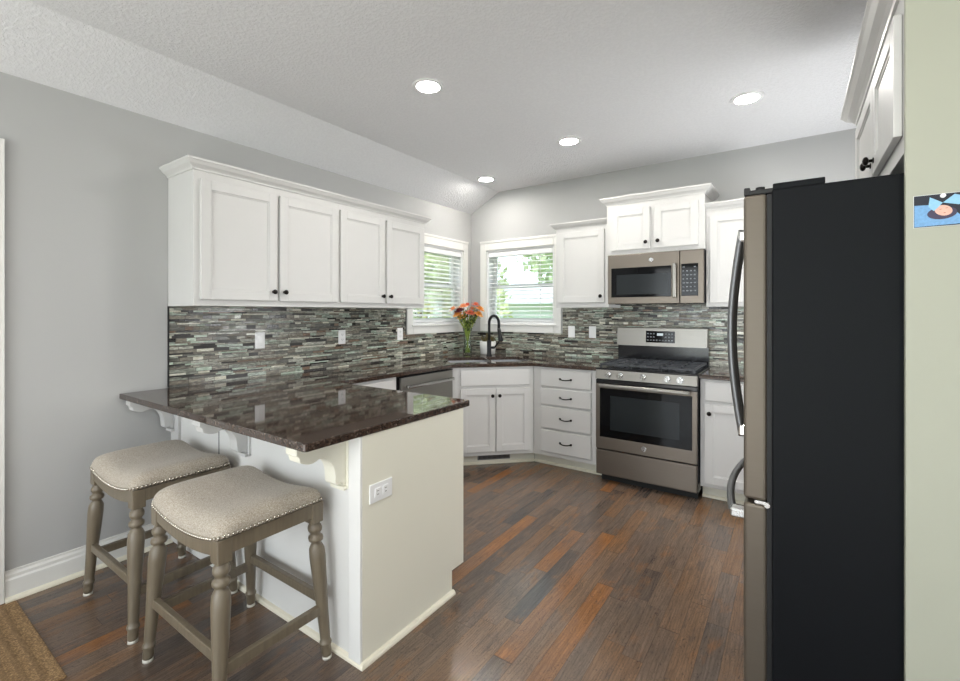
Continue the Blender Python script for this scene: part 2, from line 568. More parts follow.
D = 4.2331      # back wall
XR = 3.95       # right wall of the kitchen
YB = -3.2       # rear wall behind the camera
XE = 6.2        # far side of the open living area
WT = 0.15
H = 2.687

# ------------------------------------------------------------------ room shell
m = MB(); m.box(-WT, YB - WT, -0.1, XE + WT, D + WT, 0.0)
struct(m, 'floor', M['floor'])

LW = (3.25, 4.07, 1.24, 2.05)    # left window opening  y0 y1 z0 z1
BW = (0.215, 1.045, 1.24, 2.05)  # back window opening  x0 x1 z0 z1
DR = (-0.43, 0.39, 0.0, 2.07)    # door opening in the left wall
ZT = 2.85
m = MB()
m.box(-WT, YB - WT, 0, 0, DR[0], ZT)
m.box(-WT, DR[0], DR[3], 0, DR[1], ZT)
m.box(-WT, DR[1], 0, 0, LW[0], ZT)
m.box(-WT, LW[0], 0, 0, LW[1], LW[2])
m.box(-WT, LW[0], LW[3], 0, LW[1], ZT)
m.box(-WT, LW[1], 0, 0, D + WT, ZT)
struct(m, 'wall_left', M['wall'])
m = MB()
m.box(0, D, 0, BW[0], D + WT, ZT)
m.box(BW[0], D, 0, BW[1], D + WT, BW[2])
m.box(BW[0], D, BW[3], BW[1], D + WT, ZT)
m.box(BW[1], D, 0, XR + WT, D + WT, ZT)
struct(m, 'wall_back', M['wall'])
m = MB()
m.box(XR, 1.66, 0, XR + WT, D, ZT)
m.box(XR + WT, 1.66, 0, XE, 1.66 + WT, ZT)
m.box(XE, YB - WT, 0, XE + WT, 1.66 + WT, ZT)
struct(m, 'wall_right', M['wall'])
m = MB()
for x0, x1, z0, z1 in ((0, 0.45, 0, ZT), (2.65, 3.35, 0, ZT), (5.75, XE, 0, ZT), (0.45, 2.65, 0, 0.35), (0.45, 2.65, 2.35, ZT), (3.35, 5.75, 2.35, ZT)):
    m.box(x0, YB - WT, z0, x1, YB, z1)
struct(m, 'wall_rear', M['wall'])
for nm, x0, x1, z0, z1 in (('window_3', 0.45, 2.65, 0.35, 2.35), ('window_4', 3.35, 5.75, 0.0, 2.35)):
    m = MB()
    w = 0.07
    for a, b, c, d in ((x0, x0 + w, z0, z1), (x1 - w, x1, z0, z1), (x0 + w, x1 - w, z0, z0 + w), (x0 + w, x1 - w, z1 - w, z1), ((x0 + x1) / 2 - w / 2, (x0 + x1) / 2 + w / 2, z0 + w, z1 - w)):
        m.box(a, YB - 0.10, c, b, YB - 0.03, d)
    fr = struct(m, nm, M['vinyl'])
    m = MB(); m.box(x0 + w, YB - 0.075, z0 + w, x1 - w, YB - 0.068, z1 - w)
    m.build('pane', M['glass'], fr)

m = MB()
m.prism([(0, 2.4866), (0.3746, H), (XR + WT, H), (XR + WT, H + 0.15), (0, H + 0.15)], 1.66, D, 'y')
m.prism([(0, 2.4866), (0.3746, H), (XE, H), (XE, H + 0.15), (0, H + 0.15)], YB, 1.66, 'y')
struct(m, 'ceiling', M['ceiling'])

# baseboards and shoe moulding
BASE = [(0, 0), (0.017, 0), (0.017, 0.095), (0.012, 0.104), (0.012, 0.118), (0.006, 0.128), (0.006, 0.138), (0, 0.14)]
SHOE = [(0, 0), (0.017, 0), (0.016, 0.008), (0.010, 0.016), (0, 0.02)]
m = MB()
m.sweep(BASE, [(0, 1.176), (0, 0.483)][::-1])
m.mi = 1
m.sweep([(o + 0.017, z) for o, z in SHOE], [(0, 0.483), (0, 1.176)])
struct(m, 'baseboard_left', [M['trimw'], M['shoe']])

# door in the left wall (only its near casing shows)
m = MB()
CAS = 0.092
m.box(0, DR[1], 0, 0.016, DR[1] + CAS, DR[3] + 0.10, 0.004)
m.box(0, DR[0] - CAS, 0, 0.016, DR[0], DR[3] + 0.10, 0.004)
m.box(0, DR[0], DR[3], 0.016, DR[1], DR[3] + 0.10, 0.004)
m.box(0.016, DR[1] + CAS - 0.02, 0, 0.024, DR[1] + CAS, DR[3] + 0.10, 0.003)
dc = struct(m, 'door_1', M['trimw'])
m = MB()
m.box(-0.06, DR[0], 0.01, -0.02, DR[1], DR[3])
for z0, z1 in ((0.2, 0.95), (1.1, 1.9)):
    for y0 in (-0.33, 0.02):
        m.box(-0.022, y0, z0, -0.012, y0 + 0.27, z1, 0.006)
dl = m.build('door_leaf', M['trimw'], dc)
m = MB(); m.cyl((-0.02, 0.32, 1.0), (0.03, 0.32, 1.0), 0.012); m.ball((0.045, 0.32, 1.0), 0.028)
m.build('door_knob', M['bronze'], dl)

# ------------------------------------------------------------------ windows
def window(name, wall, a0, a1, z0, z1):
    """wall 'left': plane x=0, coordinate along y; wall 'back': plane y=D, along x. depth into the wall positive."""
    def bx(m, a, b, d0, d1, c, d, bev=0.0):
        if wall == 'left':
            m.box(-d1, a, c, -d0, b, d, bev)
        else:
            m.box(a, D + d0, c, b, D + d1, d, bev)
    w = 0.078
    m = MB()
    bx(m, a0 - w, a0, -0.018, 0.0, z0 - 0.09, z1 + 0.10, 0.004)
    bx(m, a1, a1 + w, -0.018, 0.0, z0 - 0.09, z1 + 0.10, 0.004)
    bx(m, a0, a1, -0.018, 0.0, z1, z1 + 0.10, 0.004)
    bx(m, a0, a1, -0.018, 0.0, z0 - 0.09, z0, 0.004)
    bx(m, a0 - w, a1 + w, -0.026, -0.018, z1 + 0.08, z1 + 0.105, 0.003)
    bx(m, a0 - 0.02, a1 + 0.02, -0.03, -0.018, z0 - 0.016, z0 + 0.0, 0.003)
    cas = struct(m, name, M['trimw'])
    m = MB()   # jamb + outer frame
    j = 0.02
    bx(m, a0, a0 + j, 0.0, 0.15, z0, z1)
    bx(m, a1 - j, a1, 0.0, 0.15, z0, z1)
    bx(m, a0 + j, a1 - j, 0.0, 0.15, z1 - j, z1)
    bx(m, a0 + j, a1 - j, 0.0, 0.15, z0, z0 + j)
    m.build('window_jamb', M['vinyl'], cas)
    zm = (z0 + z1) / 2
    s = 0.042
    for nm, c, d, d0 in (('upper_sash', zm - 0.015, z1 - j, 0.115), ('lower_sash', z0 + j, zm + 0.025, 0.085)):
        m = MB()
        A, B = a0 + j, a1 - j
        bx(m, A, A + s, d0, d0 + 0.028, c, d)
        bx(m, B - s, B, d0, d0 + 0.028, c, d)
        bx(m, A + s, B - s, d0, d0 + 0.028, c, c + s)
        bx(m, A + s, B - s, d0, d0 + 0.028, d - s, d)
        sash = m.build(nm, M['vinyl'], cas)
        m = MB()
        bx(m, A + s, B - s, d0 + 0.012, d0 + 0.016, c + s, d - s)
        m.build('pane', M['glass'], sash)
    return cas

window('window_1', 'left', *LW)
window('window_2', 'back', *BW)

def blind(label, wall, a0, a1, z0, z1, tilt):
    base = (-0.04, (a0 + a1) / 2, z0) if wall == 'left' else ((a0 + a1) / 2, D + 0.04, z0)
    t = thing('slat_blind', label, 'window blind', base, 'white slat blinds')
    def bx(m, a, b, d0, d1, c, d, bev=0.0):
        if wall == 'left':
            m.box(-d1, a, c, -d0, b, d, bev)
        else:
            m.box(a, D + d0, c, b, D + d1, d, bev)
    A, B = a0 + 0.024, a1 - 0.024
    m = MB(); bx(m, A, B, 0.004, 0.06, z1 - 0.075, z1 - 0.022, 0.004)
    m.build('valance', M['blind'], t)
    m = MB()
    z = z1 - 0.10
    while z > z0 + 0.07:
        h, th = 0.024, 0.0016
        c = 0.034
        dz = h * math.sin(tilt)
        dd = h * math.cos(tilt)
        poly = [(c - dd, z - dz - th), (c, z - th + 0.003), (c + dd, z + dz - th), (c + dd, z + dz + th), (c, z + th + 0.003), (c - dd, z - dz + th)]
        if wall == 'left':
            m.prism([(-p, q) for p, q in poly], A + 0.004, B - 0.004, 'y')
        else:
            m.prism([(D + p, q) for p, q in poly], A + 0.004, B - 0.004, 'x')
        z -= 0.044
    m.build('slats', M['blind'], t)
    m = MB(); bx(m, A, B, 0.012, 0.056, z0 + 0.024, z0 + 0.046, 0.004)
    m.build('bottom_rail', M['blind'], t)
    for f in (0.18, 0.82):
        m = MB(); p = A + (B - A) * f
        bx(m, p - 0.0025, p + 0.0025, 0.006, 0.0085, z0 + 0.04, z1 - 0.07)
        m.build('ladder_cord', M['blind'], t)
    return t

blind('white horizontal slat blind in the left wall window behind the flowers', 'left', *LW, R(24))
blind('white horizontal slat blind in the back wall window behind the black faucet', 'back', *BW, R(14))

# ------------------------------------------------------------------ outside the windows
m = MB(); m.box(-40, -30, -0.62, 30, 50, -0.6)
lawn = m.build('lawn', M['grass'])
tag(lawn, 'sunlit green lawn seen low through the window blinds', 'lawn', kind='stuff')

def tree(label, x, y, h, r, mat, n, seed):
    t = thing('garden_tree', label, 'tree', (x, y, -0.6), 'trees outside the windows')
    rnd = random.Random(seed)
    m = MB(); m.tube([(x, y, -0.59), (x + 0.05, y, h * 0.3), (x, y + 0.08, h * 0.75)], [0.16, 0.12, 0.05], 10)
    for a in range(5):
        an = a * 1.26 + seed
        m.tube([(x, y, h * 0.35), (x + math.cos(an) * r * 0.7, y + math.sin(an) * r * 0.7, h * 0.7)], [0.06, 0.02], 6)
    m.build('trunk', M['bark'], t)
    m = MB()
    blobs = [(Vector((x + rnd.uniform(-.6, .6) * r, y + rnd.uniform(-.6, .6) * r, h * rnd.uniform(0.35, 0.95))), r * rnd.uniform(0.35, 0.6)) for _ in range(14)]
    for i in range(n):
        c, rr = blobs[i % len(blobs)]
        d = Vector((rnd.gauss(0, 1), rnd.gauss(0, 1), rnd.gauss(0, 1))).normalized() * rr * rnd.uniform(0.7, 1.0)
        p = c + d
        if p.z < -0.4:
            continue
        s = rnd.uniform(0.08, 0.17)
        u = Vector((rnd.gauss(0, 1), rnd.gauss(0, 1), rnd.gauss(0, 1))).normalized()
        w = u.orthogonal().normalized()
        m.bm.faces.new([m.bm.verts.new(p + u * s), m.bm.verts.new(p + w * s * 0.5), m.bm.verts.new(p - u * s), m.bm.verts.new(p - w * s * 0.5)])
    m.build('foliage', mat, t)

tree('yellow green bushy tree seen through the left window blind', -5.6, 9.6, 3.4, 2.2, M['leafa'], 5200, 1)
tree('tall green tree seen high through the back window blind', -1.5, 12.0, 5.2, 1.9, M['leafb'], 4200, 2)
tree('low yellow green shrub seen low through the back window blind', -2.75, 8.2, 1.1, 0.8, M['leafa'], 1500, 3)
t = thing('neighbouring_house', 'pale grey sided house seen low through the back window blind', 'house', (-3.0, 17.6, -0.6))
m = MB(); m.box(-7.0, 15.6, -0.6, 1.0, 19.6, 1.7)
m.build('wall', M['siding'], t)
m = MB(); m.prism([(15.2, 1.7), (20.0, 1.7), (17.6, 2.7)], -7.4, 1.4, 'x')
m.build('roof', M['roofing'], t)

# ------------------------------------------------------------------ backsplash
def tile_boxes(label, boxes, edges=()):
    m = MB()
    for b in boxes:
        m.box(*b)
    m.mi = 1
    for b in edges:
        m.box(*b)
    o = m.build('tile_backsplash', [M['tile'], M['darkgap']])
    return tag(o, label, 'backsplash', 'mosaic backsplash runs')
T = 0.009
tile_boxes('grey green strip mosaic backsplash on the left wall under the four door uppers',
           [(0.0005, 1.166, 0.9145, T, 3.154, 1.396), (0.0005, 3.154, 0.9145, T, D - T - 0.0005, 1.148)],
           [(0.0005, 1.160, 0.9145, T + 0.002, 1.166, 1.396), (0.0005, 3.154, 1.148, T + 0.002, 3.160, 1.396)])
tile_boxes('grey green strip mosaic backsplash on the back wall behind the gas range',
           [(0.0005, D - T, 0.9145, 1.138, D - 0.0005, 1.148), (1.138, D - T, 0.9145, 2.96, D - 0.0005, 1.404), (1.72, D - T, 1.404, 2.487, D - 0.0005, 1.45)])

# ------------------------------------------------------------------ cabinet parts
def shaker_door(x0, x1, z0, z1, parent, name='door', knob=None, y=-0.02, mat=None):
    m = MB()
    f = 0.056
    th = 0.02
    mat = mat or M['white']
    m.box(x0, y, z0, x0 + f, y + th, z1, 0.0025)
    m.box(x1 - f, y, z0, x1, y + th, z1, 0.0025)
    m.box(x0 + f - 0.001, y, z0, x1 - f + 0.001, y + th, z0 + f, 0.0025)
    m.box(x0 + f - 0.001, y, z1 - f, x1 - f + 0.001, y + th, z1, 0.0025)
    m.box(x0 + f - 0.001, y + 0.009, z0 + f - 0.001, x1 - f + 0.001, y + th - 0.001, z1 - f + 0.001)
    # small inner bead
    b = 0.008
    for a in ((x0 + f, z0 + f, x0 + f + b, z1 - f), (x1 - f - b, z0 + f, x1 - f, z1 - f), (x0 + f + b, z0 + f, x1 - f - b, z0 + f + b), (x0 + f + b, z1 - f - b, x1 - f - b, z1 - f)):
        m.box(a[0], y + 0.005, a[1], a[2], y + 0.012, a[3], 0.0015)
    d = m.build(name, mat, parent)
    if knob:
        knob_at(knob[0], knob[1], y, d)
    return d

def knob_at(x, z, y, parent):
    m = MB()
    m.cyl((x, y, z), (x, y - 0.003, z), 0.010)
    m.cyl((x, y - 0.002, z), (x, y - 0.018, z), 0.0055)
    m.ball((x, y - 0.022, z), 0.0155, (1, 0.62, 1))
    return m.build('knob', M['bronze'], parent)

def slab_drawer(x0, x1, z0, z1, parent, y=-0.02, name='drawer', bev=0.006):
    m = MB()
    m.box(x0, y, z0, x1, y + 0.02, z1, bev)
    return m.build(name, M['white'], parent)

def pull_at(x, z, y, parent, w=0.10):
    m = MB()
    pts = [(x - w / 2 + w * i / 12, y - 0.004 - 0.022 * math.sin(PI * i / 12) ** 0.6, z - 0.006 * math.sin(PI * i / 12)) for i in range(13)]
    m.tube(pts, [0.0075 if i in (0, 12) else 0.0048 for i in range(13)], 10)
    for s in (-1, 1):
        m.cyl((x + s * w / 2, y, z), (x + s * w / 2, y - 0.006, z), 0.0095)
    return m.build('pull', M['bronze'], parent)

def carcass(w, depth, z0, z1, parent, x0=0.0):
    m = MB()
    fr = 0.035
    t_ = 0.018
    # sides, top, bottom, back and a face frame: a real box behind the doors
    m.box(x0, 0.019, z0, x0 + t_, depth, z1)
    m.box(x0 + w - t_, 0.019, z0, x0 + w, depth, z1)
    m.box(x0 + t_, 0.019, z0, x0 + w - t_, depth, z0 + t_)
    m.box(x0 + t_, 0.019, z1 - t_, x0 + w - t_, depth, z1)
    m.box(x0 + t_, depth - 0.008, z0 + t_, x0 + w - t_, depth, z1 - t_)
    m.box(x0, 0, z0, x0 + w, 0.019, z1, 0.0015)
    return m.build('body', M['white'], parent)

CROWN = [(0, 0), (0.006, 0), (0.008, 0.008), (0.016, 0.016), (0.030, 0.026), (0.040, 0.040), (0.046, 0.046), (0.046, 0.056), (0, 0.056)]
def crown(path, z, parent, scale=1.0, name='crown_molding', mat=None):
    m = MB()
    m.sweep([(o * scale, z + h * scale) for o, h in CROWN], path)
    return m.build(name, mat or M['white'], parent)

UZ0, UZ1 = 1.397, 2.154
# left wall uppers: local x -> world +y, front faces +x
for lab, y0, doors in (
        ('white two door wall cabinet nearest the camera above the left wall backsplash', 1.163, ((0.031, 0.485, 1), (0.505, 0.957, 0))),
        ('white two door wall cabinet beside the left window above the left wall backsplash', 2.132, ((0.009, 0.441, 1), (0.466, 0.910, 0)))):
    t = thing('upper_cabinet', lab, 'cabinet', (0, 0, 0), 'upper cabinets on the left wall')
    w = 0.969 if y0 < 2 else 0.935
    carcass(w, 0.322, UZ0, UZ1, t)
    for a, b, right in doors:
        kx = b - 0.028 if right else a + 0.028
        shaker_door(a, b, 1.433, 2.108, t, knob=(kx, 1.49))
    place(t, (0.325, y0, 0), R(90))
t = thing('crown_molding', 'white crown moulding along the top of the left wall uppers', 'crown moulding', (0, 1.163, UZ1))
m = MB(); m.sweep([(o, UZ1 + h) for o, h in CROWN], [(0.002, 1.163), (0.325, 1.163), (0.325, 3.067), (0.002, 3.067)])
o = m.build('moulding', M['white'], t)
m = MB(); m.prism([(0.002, 1.15), (0.34, 1.15), (0.34, 3.08), (0.002, 3.08)], UZ1 + 0.052, UZ1 + 0.058, 'z')
m.build('top_board', M['white'], t)

# back wall uppers
t = thing('upper_cabinet', 'white one door wall cabinet between the back window and the microwave', 'cabinet', (0, 0, 0))
carcass(0.503, 0.322, UZ0 + 0.008, 2.128, t)
shaker_door(0.028, 0.467, 1.45, 2.095, t, knob=(0.436, 1.505))
crown([(0, 0.32), (0, 0), (0.503, 0)], 2.128, t)
place(t, (1.217, D - 0.325, 0))
t = thing('upper_cabinet', 'raised white two door wall cabinet above the microwave with tall crown', 'cabinet', (0, 0, 0))
carcass(0.765, 0.377, 1.852, 2.276, t)
shaker_door(0.042, 0.362, 1.885, 2.228, t, knob=(0.333, 1.937))
shaker_door(0.396, 0.722, 1.885, 2.228, t, knob=(0.427, 1.940))
crown([(0, 0.37), (0, 0), (0.765, 0), (0.765, 0.37)], 2.276, t, 1.1)
place(t, (1.721, D - 0.38, 0))
t = thing('upper_cabinet', 'white one door wall cabinet right of the microwave, partly behind the refrigerator', 'cabinet', (0, 0, 0))
carcass(0.47, 0.322, UZ0 + 0.008, 2.148, t)
shaker_door(0.028, 0.44, 1.435, 2.11, t, knob=(0.41, 1.49))
crown([(0, 0), (0.47, 0), (0.47, 0.32)], 2.148, t)
place(t, (2.488, D - 0.325, 0))

# ------------------------------------------------------------------ base cabinets
CZ = 0.884
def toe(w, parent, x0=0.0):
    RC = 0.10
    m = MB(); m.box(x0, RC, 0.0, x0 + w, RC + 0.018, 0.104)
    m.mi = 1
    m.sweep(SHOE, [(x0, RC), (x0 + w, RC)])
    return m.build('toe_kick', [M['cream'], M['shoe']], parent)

# corner sink cabinet, front on the diagonal from (.61,3.10) to (1.13,3.62)
t = thing('corner_sink_cabinet', 'white diagonal corner cabinet with two doors below the sink', 'cabinet', (0, 0, 0))
LD = 0.52 * math.sqrt(2)
m = MB()
hw = LD
s2 = math.sqrt(0.5)
# body outline in local coordinates (x along the diagonal, y into the corner)
def loc(xw, yw):
    dx, dy = xw - 0.61, yw - 3.10
    return ((dx + dy) * s2, (-dx + dy) * s2)
m.prism([(0, 0), (LD, 0), (LD, 0.019), (0, 0.019)], 0.104, CZ - 0.001, 'z', 0.001)
left_in, right_in = loc(0.02, 3.10), loc(1.13, D - 0.02)
crn = loc(0.02, D - 0.02)
m.prism([(0.0, 0.019), left_in, (left_in[0] + 0.012, left_in[1] + 0.012), (0.02, 0.03)], 0.104, CZ - 0.001, 'z')
m.prism([(LD, 0.019), right_in, (right_in[0] - 0.012, right_in[1] + 0.012), (LD - 0.02, 0.03)], 0.104, CZ - 0.001, 'z')
m.prism([(0, 0.03), (LD, 0.03), right_in, crn, left_in], 0.104, 0.122, 'z')
m.build('body', M['white'], t)
slab_drawer(0.075, LD - 0.035, 0.718, 0.862, t, name='false_drawer_front')
dm = (0.075 + LD - 0.035) / 2
shaker_door(0.075, dm - 0.004, 0.14, 0.695, t, knob=(dm - 0.032, 0.632))
shaker_door(dm + 0.004, LD - 0.035, 0.14, 0.695, t, knob=(dm + 0.032, 0.632))
toe(LD + 0.083, t, -0.0415)
place(t, (0.61, 3.10, 0), R(45))
t2 = thing('vent_grille', 'dark metal vent grille in the toe kick below the sink cabinet', 'vent', (0, 0, 0))
m = MB(); m.box(0, -0.004, 0, 0.30, 0.0, 0.058, 0.002); m.build('frame', M['greymetal'], t2)
m = MB()
for i in range(24):
    m.box(0.014 + i * 0.0115, -0.0052, 0.010, 0.020 + i * 0.0115, -0.0035, 0.048)
m.build('louvres', M['darkgap'], t2)
_p = Vector((0.61, 3.10, 0.035)) + Vector((s2, s2, 0)) * 0.245 + Vector((-s2, s2, 0)) * 0.0992
place(t2, _p, R(45))

# drawer base between sink and range
t = thing('drawer_cabinet', 'white base cabinet with four stacked drawers between the sink and the range', 'cabinet', (0, 0, 0))
carcass(0.592, 0.59, 0.104, CZ - 0.001, t)
for z0, z1, pz in ((0.716, 0.866, 0.789), (0.555, 0.700, 0.628), (0.350, 0.540, 0.446), (0.142, 0.334, 0.239)):
    d = slab_drawer(0.078, 0.540, z0, z1, t)
    pull_at(0.315, pz, -0.02, d)
toe(0.633, t, -0.041)
place(t, (1.134, 3.62, 0))

# base right of range
t = thing('base_cabinet', 'white base cabinet with one drawer and one door right of the range', 'cabinet', (0, 0, 0))
carcass(0.47, 0.59, 0.104, CZ - 0.001, t)
d = slab_drawer(0.03, 0.45, 0.728, 0.866, t); knob_at(0.240, 0.797, -0.02, d)
shaker_door(0.03, 0.45, 0.135, 0.705, t, knob=(0.062, 0.640))
toe(0.47, t)
place(t, (2.492, 3.62, 0))

# left-run cabinet between dishwasher and peninsula
t = thing('base_cabinet', 'white base cabinet left of the dishwasher, mostly hidden behind the peninsula', 'cabinet', (0, 0, 0))
carcass(0.60, 0.58, 0.104, CZ - 0.001, t)
d = slab_drawer(0.10, 0.56, 0.728, 0.866, t); knob_at(0.33, 0.797, -0.02, d)
shaker_door(0.10, 0.56, 0.135, 0.705, t, knob=(0.53, 0.640))
toe(0.60, t)
place(t, (0.61, 1.835, 0), R(90))

# dishwasher
t = thing('dishwasher', 'stainless dishwasher under the dark counter beside the corner sink cabinet', 'dishwasher', (0, 0, 0))
m = MB(); m.box(0.004, 0.0, 0.104, 0.626, 0.57, 0.872); m.box(0.02, 0.05, 0, 0.61, 0.5, 0.104); m.build('body', M['darkgap'], t)
m = MB(); m.box(0.006, -0.03, 0.115, 0.624, -0.001, 0.868, 0.006); dd = m.build('door', M['slatelight'], t)
m = MB()
m.tube([(0.06, -0.032, 0.80), (0.06, -0.065, 0.80)], 0.009, 10)
m.tube([(0.564, -0.032, 0.80), (0.564, -0.065, 0.80)], 0.009, 10)
m.box(0.03, -0.078, 0.787, 0.594, -0.058, 0.813, 0.008)
m.build('handle', M['chrome'], dd)
m = MB(); m.box(0.006, -0.03, 0.869, 0.624, -0.002, 0.876, 0.001); m.build('control_strip', M['enamel'], dd)
place(t, (0.61, 2.455, 0), R(90))

# peninsula base
t = thing('kitchen_peninsula', 'white peninsula base with corbels under the dark granite counter', 'peninsula', (0.85, 1.18, 0))
PX, PY, PB = 1.695, 1.177, 1.822
m = MB()
m.box(0.002, PY + 0.018, 0.0, 0.572, PB - 0.1, CZ - 0.001)
m.box(0.592, PY + 0.018, 0.0, PX - 0.02, PB - 0.1, CZ - 0.001)
m.build('core', M['penwall'], t)
m = MB(); m.box(0.002, PY + 0.004, 0.0, 0.574, PY + 0.018, CZ - 0.001); m.box(0.586, PY + 0.0, 0.0, PX - 0.02, PY + 0.018, CZ - 0.001)
m.build('back_panel', M['penwall'], t)
m = MB(); m.box(0.575, PY + 0.001, 0.03, 0.585, PY + 0.03, CZ - 0.002)
m.build('panel_joint', M['darkgap'], t)
m = MB()   # end panel with toe-kick notch
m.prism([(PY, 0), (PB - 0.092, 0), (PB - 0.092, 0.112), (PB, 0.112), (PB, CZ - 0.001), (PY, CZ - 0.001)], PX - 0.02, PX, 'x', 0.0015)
m.build('end_panel', M['cream'], t)  # cream tone carries the painted warm light
m = MB(); m.box(0.61, PB - 0.1, 0.112, PX - 0.02, PB - 0.005, CZ - 0.001); m.build('cabinet_front', M['white'], t)
m = MB(); m.box(0.61, PB - 0.1, 0, PX - 0.022, PB - 0.09, 0.112); m.build('toe_kick', M['white'], t)
m = MB()
m.sweep(SHOE, [(0.58, PY), (PX, PY), (PX, PB - 0.085)][::1])
m.build('shoe_molding', M['shoe'], t)
m = MB()  # battens: corner post, near-wall post, by the joint
m.box(1.626, PY - 0.012, 0.0, PX - 0.0005, PY, CZ - 0.001, 0.002)
m.build('corner_post', M['penwall'], t)
m = MB(); m.box(0.03, PY - 0.012, 0.02, 0.13, PY + 0.004, CZ - 0.001, 0.002); m.build('wall_post', M['white'], t)

def corbel(x0, x1, mat):
    y = PY - 0.012
    prof = [(y, CZ - 0.001), (y - 0.215, CZ - 0.001), (y - 0.215, CZ - 0.034)]
    prof += [(y - 0.205, CZ - 0.042), (y - 0.200, CZ - 0.062)]
    n = 8
    for i in range(n + 1):      # ogee: hollow then belly
        a = PI * 0.5 * i / n
        prof.append((y - 0.190 + 0.070 * (i / n), CZ - 0.068 - 0.010 * math.sin(2 * a)))
    for i in range(1, n + 1):
        a = PI * 0.5 * i / n
        prof.append((y - 0.120 + 0.070 * math.sin(a), CZ - 0.068 - 0.085 * (1 - math.cos(a))))
    prof += [(y - 0.048, CZ - 0.182), (y - 0.040, CZ - 0.190), (y - 0.018, CZ - 0.186), (y - 0.010, CZ - 0.200), (y, CZ - 0.200)]
    m = MB()
    m.prism(prof, x0, x1, 'x', 0.003)
    m.box(x0 - 0.012, PY - 0.012, CZ - 0.215, x1 + 0.012, PY + 0.002, CZ - 0.001, 0.002)
    m.box(x0 - 0.008, PY - 0.03, CZ - 0.218, x1 + 0.008, PY - 0.010, CZ - 0.203, 0.003)
    return m.build('corbel', mat, t)
corbel(0.018, 0.075, M['white'])
corbel(0.815, 0.885, M['white'])
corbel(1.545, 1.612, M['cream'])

# ------------------------------------------------------------------ worktops
def slab(poly, holes, z0, z1):
    bm = bmesh.new()
    loops = [poly] + holes
    es = []
    for lp in loops:
        vs = [bm.verts.new((x, y, z1)) for x, y in lp]
        es += [bm.edges.new((vs[i], vs[(i + 1) % len(vs)])) for i in range(len(vs))]
    r = bmesh.ops.triangle_fill(bm, use_beauty=True, use_dissolve=False, edges=es)
    fs = [g for g in r['geom'] if isinstance(g, bmesh.types.BMFace)]
    ex = bmesh.ops.extrude_face_region(bm, geom=fs)
    for v in [g for g in ex['geom'] if isinstance(g, bmesh.types.BMVert)]:
        v.co.z = z0
    bmesh.ops.recalc_face_normals(bm, faces=bm.faces[:])
    sharp = [e for e in bm.edges if len(e.link_faces) == 2 and e.calc_face_angle(0) > 0.6 and abs(e.verts[0].co.z - e.verts[1].co.z) < 1e-4]
    bmesh.ops.bevel(bm, geom=sharp, offset=0.004, segments=2, profile=0.5, affect='EDGES')
    mb = MB()
    mb.bm.free()
    mb.bm = bm
    return mb
def diag(tt, ss):   # point on the corner diagonal: tt into the corner from the cabinet face, ss along it
    return (0.87 - s2 * tt + s2 * ss, 3.36 + s2 * tt + s2 * ss)
def rrect(t0, t1, s0, s1, r=0.04, n=5):
    pts = []
    for (ct, cs, a0) in ((t1 - r, s1 - r, 0), (t0 + r, s1 - r, 90), (t0 + r, s0 + r, 180), (t1 - r, s0 + r, 270)):
        for i in range(n + 1):
            a = R(a0 + 90 * i / n)
            pts.append(diag(ct + r * math.cos(a), cs + r * math.sin(a)))
    return pts
ST0, ST1 = 0.10, 0.565
holeL = rrect(ST0, ST1, -0.37, 0.012)
holeR = rrect(ST0, ST1, 0.036, 0.37)
rc = 0.012
main = [(0.010, 0.924), (1.7 - rc, 0.924), (1.7 - rc * 0.3, 0.924 + rc * 0.3), (1.7, 0.924 + rc), (1.7, 1.875 - rc), (1.7 - rc * 0.3, 1.875 - rc * 0.3), (1.7 - rc, 1.875), (0.640, 1.875),
        (0.640, 3.088), (1.142, 3.590), (1.7285, 3.590), (1.7285, D - T), (0.010, D - T)]
m = slab(main, [holeL, holeR], CZ, 0.914)
wt = m.build('worktop', M['granite'])
tag(wt, 'polished dark brown granite worktop running from the peninsula round to the range', 'countertop')
m = slab([(2.489, 3.590), (2.965, 3.590), (2.965, D - T), (2.489, D - T)], [], CZ, 0.914)
tag(m.build('worktop', M['granite']), 'short dark granite worktop right of the range', 'countertop')

# sink
t = thing('kitchen_sink', 'undermount stainless double bowl sink in the corner of the dark counter', 'sink', (*diag(0.33, 0), 0.70))
for (a, b) in ((-0.37, 0.012), (0.036, 0.37)):
    m = MB()
    o_ = rrect(ST0 - 0.012, ST1 + 0.012, a - 0.011, b + 0.011)
    i_ = rrect(ST0 - 0.002, ST1 + 0.002, a - 0.002, b + 0.002)
    q_ = rrect(ST0 + 0.02, ST1 - 0.02, a + 0.02, b - 0.02)
    n = len(o_)
    rows = []
    for pts, z in ((o_, 0.883), (i_, 0.883), (i_, 0.74), (q_, 0.715)):
        rows.append([m.bm.verts.new((x, y, z)) for x, y in pts])
    for A, B in zip(rows, rows[1:]):
        for i in range(n):
            m.bm.faces.new((A[i], A[(i + 1) % n], B[(i + 1) % n], B[i]))
    m.bm.faces.new(rows[-1])
    bmesh.ops.recalc_face_normals(m.bm, faces=m.bm.faces[:])
    bowl = m.build('bowl', M['steel'], t)
    m = MB()
    c = diag((ST0 + ST1) / 2, (a + b) / 2)
    m.cyl((c[0], c[1], 0.712), (c[0], c[1], 0.718), 0.042)
    m.build('drain', M['chrome'], bowl)

